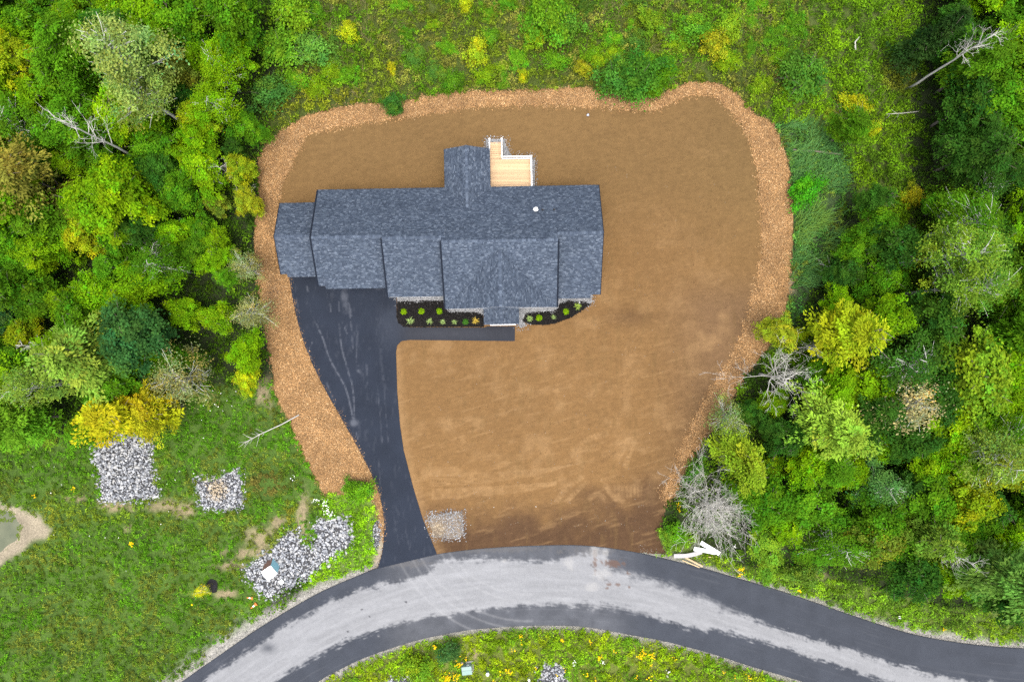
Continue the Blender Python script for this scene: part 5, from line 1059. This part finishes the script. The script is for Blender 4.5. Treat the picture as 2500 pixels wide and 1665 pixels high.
# ------------------------------------------------------------------ undergrowth, meadow, reeds, flowers
rw = np.random.default_rng(5)
NP_ = 84000
wp = rw.uniform((-62, -45), (62, 45), (NP_, 2)); wpx, wpy = to_px(wp[:, 0], wp[:, 1]); z_ = zone(wpx, wpy)
dens_ = np.array([.45, .80, 1.0, 1.0, 1.0, 1.0, .8, 1.0])[z_]
def clear_mask(p, margin=.25):
    px, py = to_px(p[:, 0], p[:, 1]); n_ = (fbm(p[:, 0] * 1.3, p[:, 1] * 1.3, 150) - .5) * 1.0
    shw_ = .42 + 1.5 * sm(1000, 500, px) * (py < 1600 + 0 * px) + .6 * sm(2000, 2300, px) * (py < 1600)
    ok = (sdist(p, LOTPOLY) < -.02 + n_ * .95) & (-sdist(p, ROADPOLY) > shw_ * (.7 + n_)) & (sdist(p, DRIVEPOLY) < -.6) & (sdist(p, SHORE) < .1 + n_)
    ok &= sdist(p, ring_) < -.12
    for i, q in enumerate(ROCKP): ok &= (sdist(p, q) < .05 + n_ * .3)
    for ln_ in ([(1704, 1318), (1753, 1348)], [(1688, 1334), (1745, 1346)], [(1641, 1354), (1672, 1354), (1712, 1343)], [(1670, 1358), (1714, 1381)], [(1662, 1364), (1708, 1384)]): ok &= pdist(p, W(ln_)) > .45
    return ok & (rw.random(len(p)) > sand_amount(p) * .85)
ok = (rw.random(NP_) < dens_) & clear_mask(wp); wp = wp[ok]; z_ = z_[ok]; n = len(wp); print('weeds', n)
hb_ = np.array([1.1, 1.05, .5, .6, .65, .7, .8, 1.2])[z_]; lf_ = np.array([.25, .21, .17, .19, .2, .21, .22, .23])[z_]; rad_ = np.array([.46, .28, .22, .26, .28, .3, .3, .36])[z_]
pals = np.array([[(.05, .115, .006), (.09, .18, .006), (.03, .068, .007)], [(.12, .175, .010), (.085, .20, .006), (.16, .17, .025)], [(.085, .180, .010), (.070, .19, .007), (.125, .160, .018)], [(.17, .36, .008), (.21, .38, .008), (.12, .26, .01)], [(.16, .28, .006), (.10, .22, .010), (.21, .29, .006)], [(.13, .26, .012), (.18, .29, .010), (.09, .18, .014)], [(.06, .19, .035), (.09, .22, .03), (.13, .17, .02)], [(.095, .205, .006), (.13, .25, .005), (.06, .125, .007)]])
ta = fbm(wp[:, 0] * .28, wp[:, 1] * .28, 160) + rw.normal(0, .06, n); tb = fbm(wp[:, 0] * .45, wp[:, 1] * .45, 170) + rw.normal(0, .06, n)
ka = sm(.40, .60, ta)[:, None]; kb = sm(.50, .66, tb)[:, None]
pc = pals[z_, 0] * (1 - ka) + pals[z_, 1] * ka; pc = pc * (1 - kb) + pals[z_, 2] * kb
gpx_, gpy_ = to_px(wp[:, 0], wp[:, 1])
def spot(px, py, rx, ry, col, amt):
    global pc
    k = (amt * sm(1.25, .45, np.hypot((gpx_ - px) / rx, (gpy_ - py) / ry) + (ta - .5) * 1.6))[:, None]; pc = pc * (1 - k) + np.array(col) * k
spot(770, 240, 110, 60, (.20, .21, .012), .8); spot(700, 260, 60, 50, (.17, .19, .015), .7); spot(1620, 1350, 45, 30, (.16, .30, .012), .8)
spot(660, 1190, 60, 45, (.13, .10, .025), .85); spot(710, 1250, 30, 50, (.20, .17, .02), .7); spot(600, 1210, 16, 26, (.28, .25, .015), .7); spot(190, 1265, 110, 22, (.14, .19, .012), .6); spot(120, 1300, 60, 70, (.24, .22, .025), .45); spot(330, 1245, 160, 25, (.14, .19, .012), .5)
spot(2130, 560, 60, 90, (.14, .15, .015), .5); spot(2030, 300, 60, 35, (.20, .15, .02), .6); spot(2200, 190, 40, 40, (.16, .12, .02), .5); spot(2080, 1340, 60, 40, (.14, .13, .03), .6)
pc *= np.clip(rw.normal(1, .16, n), .5, 1.6)[:, None] * (.35 + 1.3 * fbm(wp[:, 0] * .8, wp[:, 1] * .8, 190))[:, None]
hgt_ = hb_ * (.15 + 1.7 * fbm(wp[:, 0] * .6, wp[:, 1] * .6, 180) ** 1.5) * rw.uniform(.6, 1.3, n)
nl = 15; ix = np.repeat(np.arange(n), nl); m = len(ix)
an = rw.uniform(0, 6.283, m); rr = np.sqrt(rw.random(m)) * rad_[ix]
pos = np.c_[wp[ix, 0] + rr * np.cos(an), wp[ix, 1] + rr * np.sin(an), hgt_[ix] * (rw.uniform(.35, 1.0, m)) * (1.05 - .4 * (rr / rad_[ix]) ** 2) - .02]
nrm = np.c_[np.cos(an) * .45 * rr / rad_[ix], np.sin(an) * .45 * rr / rad_[ix], np.ones(m)] + rw.normal(0, .38, (m, 3))
tan_ = np.c_[np.cos(an), np.sin(an), np.full(m, -.2)] + rw.normal(0, .5, (m, 3))
L = lf_[ix] * rw.uniform(.6, 1.4, m); asp = np.where(rw.random(n) < .45, .28, .62)[ix]
cl = pc[ix] * rw.uniform(.5, 1.5, (m, 1)); zz_ = z_[ix]
for nm, lab, sel in [('woodland_undergrowth', 'leafy undergrowth on the floor of the woods', [0]), ('meadow_weeds', 'weeds of the rough meadow behind the house', [1]), ('meadow_herbs', 'low herbs of the open meadow beside the pond', [2]), ('verge_weeds', 'lush bright weeds between driveway mouth and riprap', [3]), ('roadside_weeds', 'yellow green weeds on the strip across the road', [4]), ('roadside_herbs', 'green herbs along the verge by the road bend', [5]), ('scrub', 'dense bright scrub between the reeds and the woods', [6, 7])]:
    s_ = np.isin(zz_, sel)
    if s_.any(): link(nm, mk_mesh(nm, *leaf_arrays(pos[s_], nrm[s_], tan_[s_], L[s_], L[s_] * asp[s_], cl[s_])), M_WEED, label=lab, cat='weeds', kind='stuff')
def blades(p, L, w, lean, az, col, seed):
    """curved two-segment grass blades"""
    r = np.random.default_rng(seed); n = len(p); d = np.c_[np.cos(az), np.sin(az)]; s = np.c_[-d[:, 1], d[:, 0]] * w[:, None] * .5
    z0 = np.zeros(n) - .02; h1 = L * .55 * np.cos(lean * .6); r1 = L * .55 * np.sin(lean * .6); h2 = h1 + L * .45 * np.cos(lean * 1.35); r2 = r1 + L * .45 * np.sin(lean * 1.35)
    b0 = np.c_[p, z0]; m1 = np.c_[p + d * r1[:, None], h1]; t2 = np.c_[p + d * r2[:, None], np.maximum(h2, .05)]; S = np.c_[s, np.zeros(n)]
    v = np.stack([b0 - S, b0 + S, m1 + S * .9, m1 - S * .9, t2 + S * .15, t2 - S * .15], 1).reshape(-1, 3)
    k = np.arange(n)[:, None] * 6; f = np.vstack([k + [0, 1, 2, 3], k + [3, 2, 4, 5]])
    return v, f, np.repeat(col, 6, axis=0)
def grass(name, label, zones, nd, Lr, wr, lean, cols, azf=None, seed=1, cat='grass'):
    r = np.random.default_rng(seed); p = r.uniform((-62, -45), (62, 45), (nd, 2)); px, py = to_px(p[:, 0], p[:, 1]); k = np.isin(zone(px, py), zones); p = p[k]
    p = p[clear_mask(p)]
    if cat == 'reeds': p = p[fbm(p[:, 0] * .45, p[:, 1] * .45, 444) > r.uniform(.38, .52, len(p))]
    n = len(p); f_ = fbm(p[:, 0] * .35, p[:, 1] * .35, seed + 200)
    az = (azf(p) if azf else fbm(p[:, 0] * .25, p[:, 1] * .25, seed + 300) * 12) + r.normal(0, .75, n)
    c = np.array(cols)[np.clip((f_ * 1.6 - .3 + r.normal(0, .16, n)) * len(cols), 0, len(cols) - 1).astype(int)] * r.uniform(.7, 1.3, (n, 1))
    v, f, c = blades(p, r.uniform(*Lr, n) * (.6 + .8 * f_), r.uniform(*wr, n), r.uniform(*lean, n), az, c, seed)
    print(name, n); return link(name, mk_mesh(name, v, f, c), M_WEED, label=label, cat=cat, kind='stuff')
grass('meadow_grass', 'tall olive grass of the meadow behind the house', [1], 190000, (.5, 1.15), (.02, .045), (.5, 1.2), [(.10, .145, .018), (.075, .13, .012), (.15, .16, .042), (.09, .15, .014), (.19, .17, .07)], seed=1)
grass('pond_meadow_grass', 'short grass of the open meadow beside the pond', [2, 3], 150000, (.2, .45), (.02, .04), (.4, 1.1), [(.09, .19, .014), (.12, .205, .018), (.16, .18, .035), (.085, .175, .012)], seed=2)
grass('verge_grass', 'grass mixed among the roadside weeds', [4, 5], 90000, (.3, .7), (.02, .04), (.4, 1.1), [(.15, .23, .012), (.10, .19, .015), (.19, .24, .015)], seed=3)
grass('reeds', 'blue green reeds bending beside the chip berm', [6], 420000, (1.1, 2.0), (.035, .07), (.6, 1.25), [(.075, .19, .045), (.055, .15, .035), (.10, .23, .06), (.12, .22, .035)], azf=lambda p: .7 + (fbm(p[:, 0] * .3, p[:, 1] * .3, 333) - .5) * 3.2, seed=4, cat='reeds')
# flowers
def flowers(name, label, spots, col, n_each, size, seed, cat='flowers'):
    r = np.random.default_rng(seed); P_ = []
    for px, py, rad, mult in spots:
        k = max(1, int(n_each * mult)); q = np.array(pxy(px, py)); P_.append(q + r.normal(0, rad / 22 * .55, (k, 2)))
    p = np.vstack(P_); n = len(p); pos = np.c_[p, r.uniform(.35, .75, n)]; L = size * r.uniform(.6, 1.4, n)
    c = np.array(col) * r.uniform(.8, 1.15, (n, 1))
    link(name, mk_mesh(name, *leaf_arrays(pos, np.array((0, 0, 1.0)) + r.normal(0, .3, (n, 3)), r.normal(size=(n, 3)), L, L * .9, c)), M_FLOWER, label=label, cat=cat, kind='stuff')
rf_ = np.random.default_rng(9)
ys = [(1568, 1588, 8, 1), (1560, 1598, 8, 1), (1588, 1596, 7, 1), (1462, 1601, 7, 1), (1093, 1650, 12, 2), (1115, 1645, 9, 1.2), (1108, 1594, 4, .6), (1137, 1604, 4, .6), (1122, 1615, 10, 1.2), (1804, 1397, 6, .7), (1800, 1388, 4, .5), (1809, 1385, 4, .5), (1946, 1437, 4, .5), (2296, 1531, 5, .5), (1652, 1226, 7, .8), (1656, 1240, 6, .7), (326, 1324, 6, .7), (188, 1192, 4, .4), (92, 1208, 4, .4), (1063, 1572, 5, .5), (1372, 1557, 5, .7), (1240, 1632, 7, .8), (1270, 1550, 8, .6), (475, 1470, 3, .3)]
ys += [(rf_.uniform(1200, 2000), 0, 5, .35) for _ in range(40)]
ys = [(a, b if b else rf_.uniform(1560 + max(0, (a - 1450) * .22), 1690), c_, d_) for a, b, c_, d_ in ys]
flowers('yellow_flowers', 'yellow wildflowers along the road verges and meadow', ys, (.80, .50, .005), 16, .15, 11)
ws = [(795, 1228, 12, 2), (800, 1245, 8, 1.5), (812, 1252, 6, 1.2), (775, 1218, 8, .8), (720, 1165, 10, .7), (1630, 1637, 6, .8), (1470, 1610, 5, .6), (1790, 1330, 4, .6), (2190, 1503, 4, .5), (1400, 1612, 5, .8), (120, 1162, 40, .4), (550, 960, 60, .9), (500, 1005, 60, .6), (410, 1180, 80, .5), (255, 1350, 90, .4)]
flowers('white_flowers', 'white wildflowers dotting the meadow and verges', ws, (.78, .78, .72), 14, .12, 12)

# algae on the pond
ra = np.random.default_rng(15); ap = ra.uniform(POND.min(0), POND.max(0), (9000, 2)); apx, apy = to_px(ap[:, 0], ap[:, 1])
ap = ap[(sdist(ap, POND) > .02) & (fbm(ap[:, 0] * .9, ap[:, 1] * .9, 600) + .25 * sm(1290, 1250, apy[:]) > .56)]; n = len(ap)
if n: link('pond_algae', mk_mesh('pond_algae', *leaf_arrays(np.c_[ap, np.full(n, -.155) + ra.uniform(0, .01, n)], np.array((0, 0, 1.0)) + ra.normal(0, .08, (n, 3)), ra.normal(size=(n, 3)), ra.uniform(.06, .2, n), ra.uniform(.05, .14, n), np.array((.10, .15, .02)) * ra.uniform(.6, 1.4, (n, 1)))), M_WEED, label='green algae scum floating on the pond', cat='algae', kind='stuff')
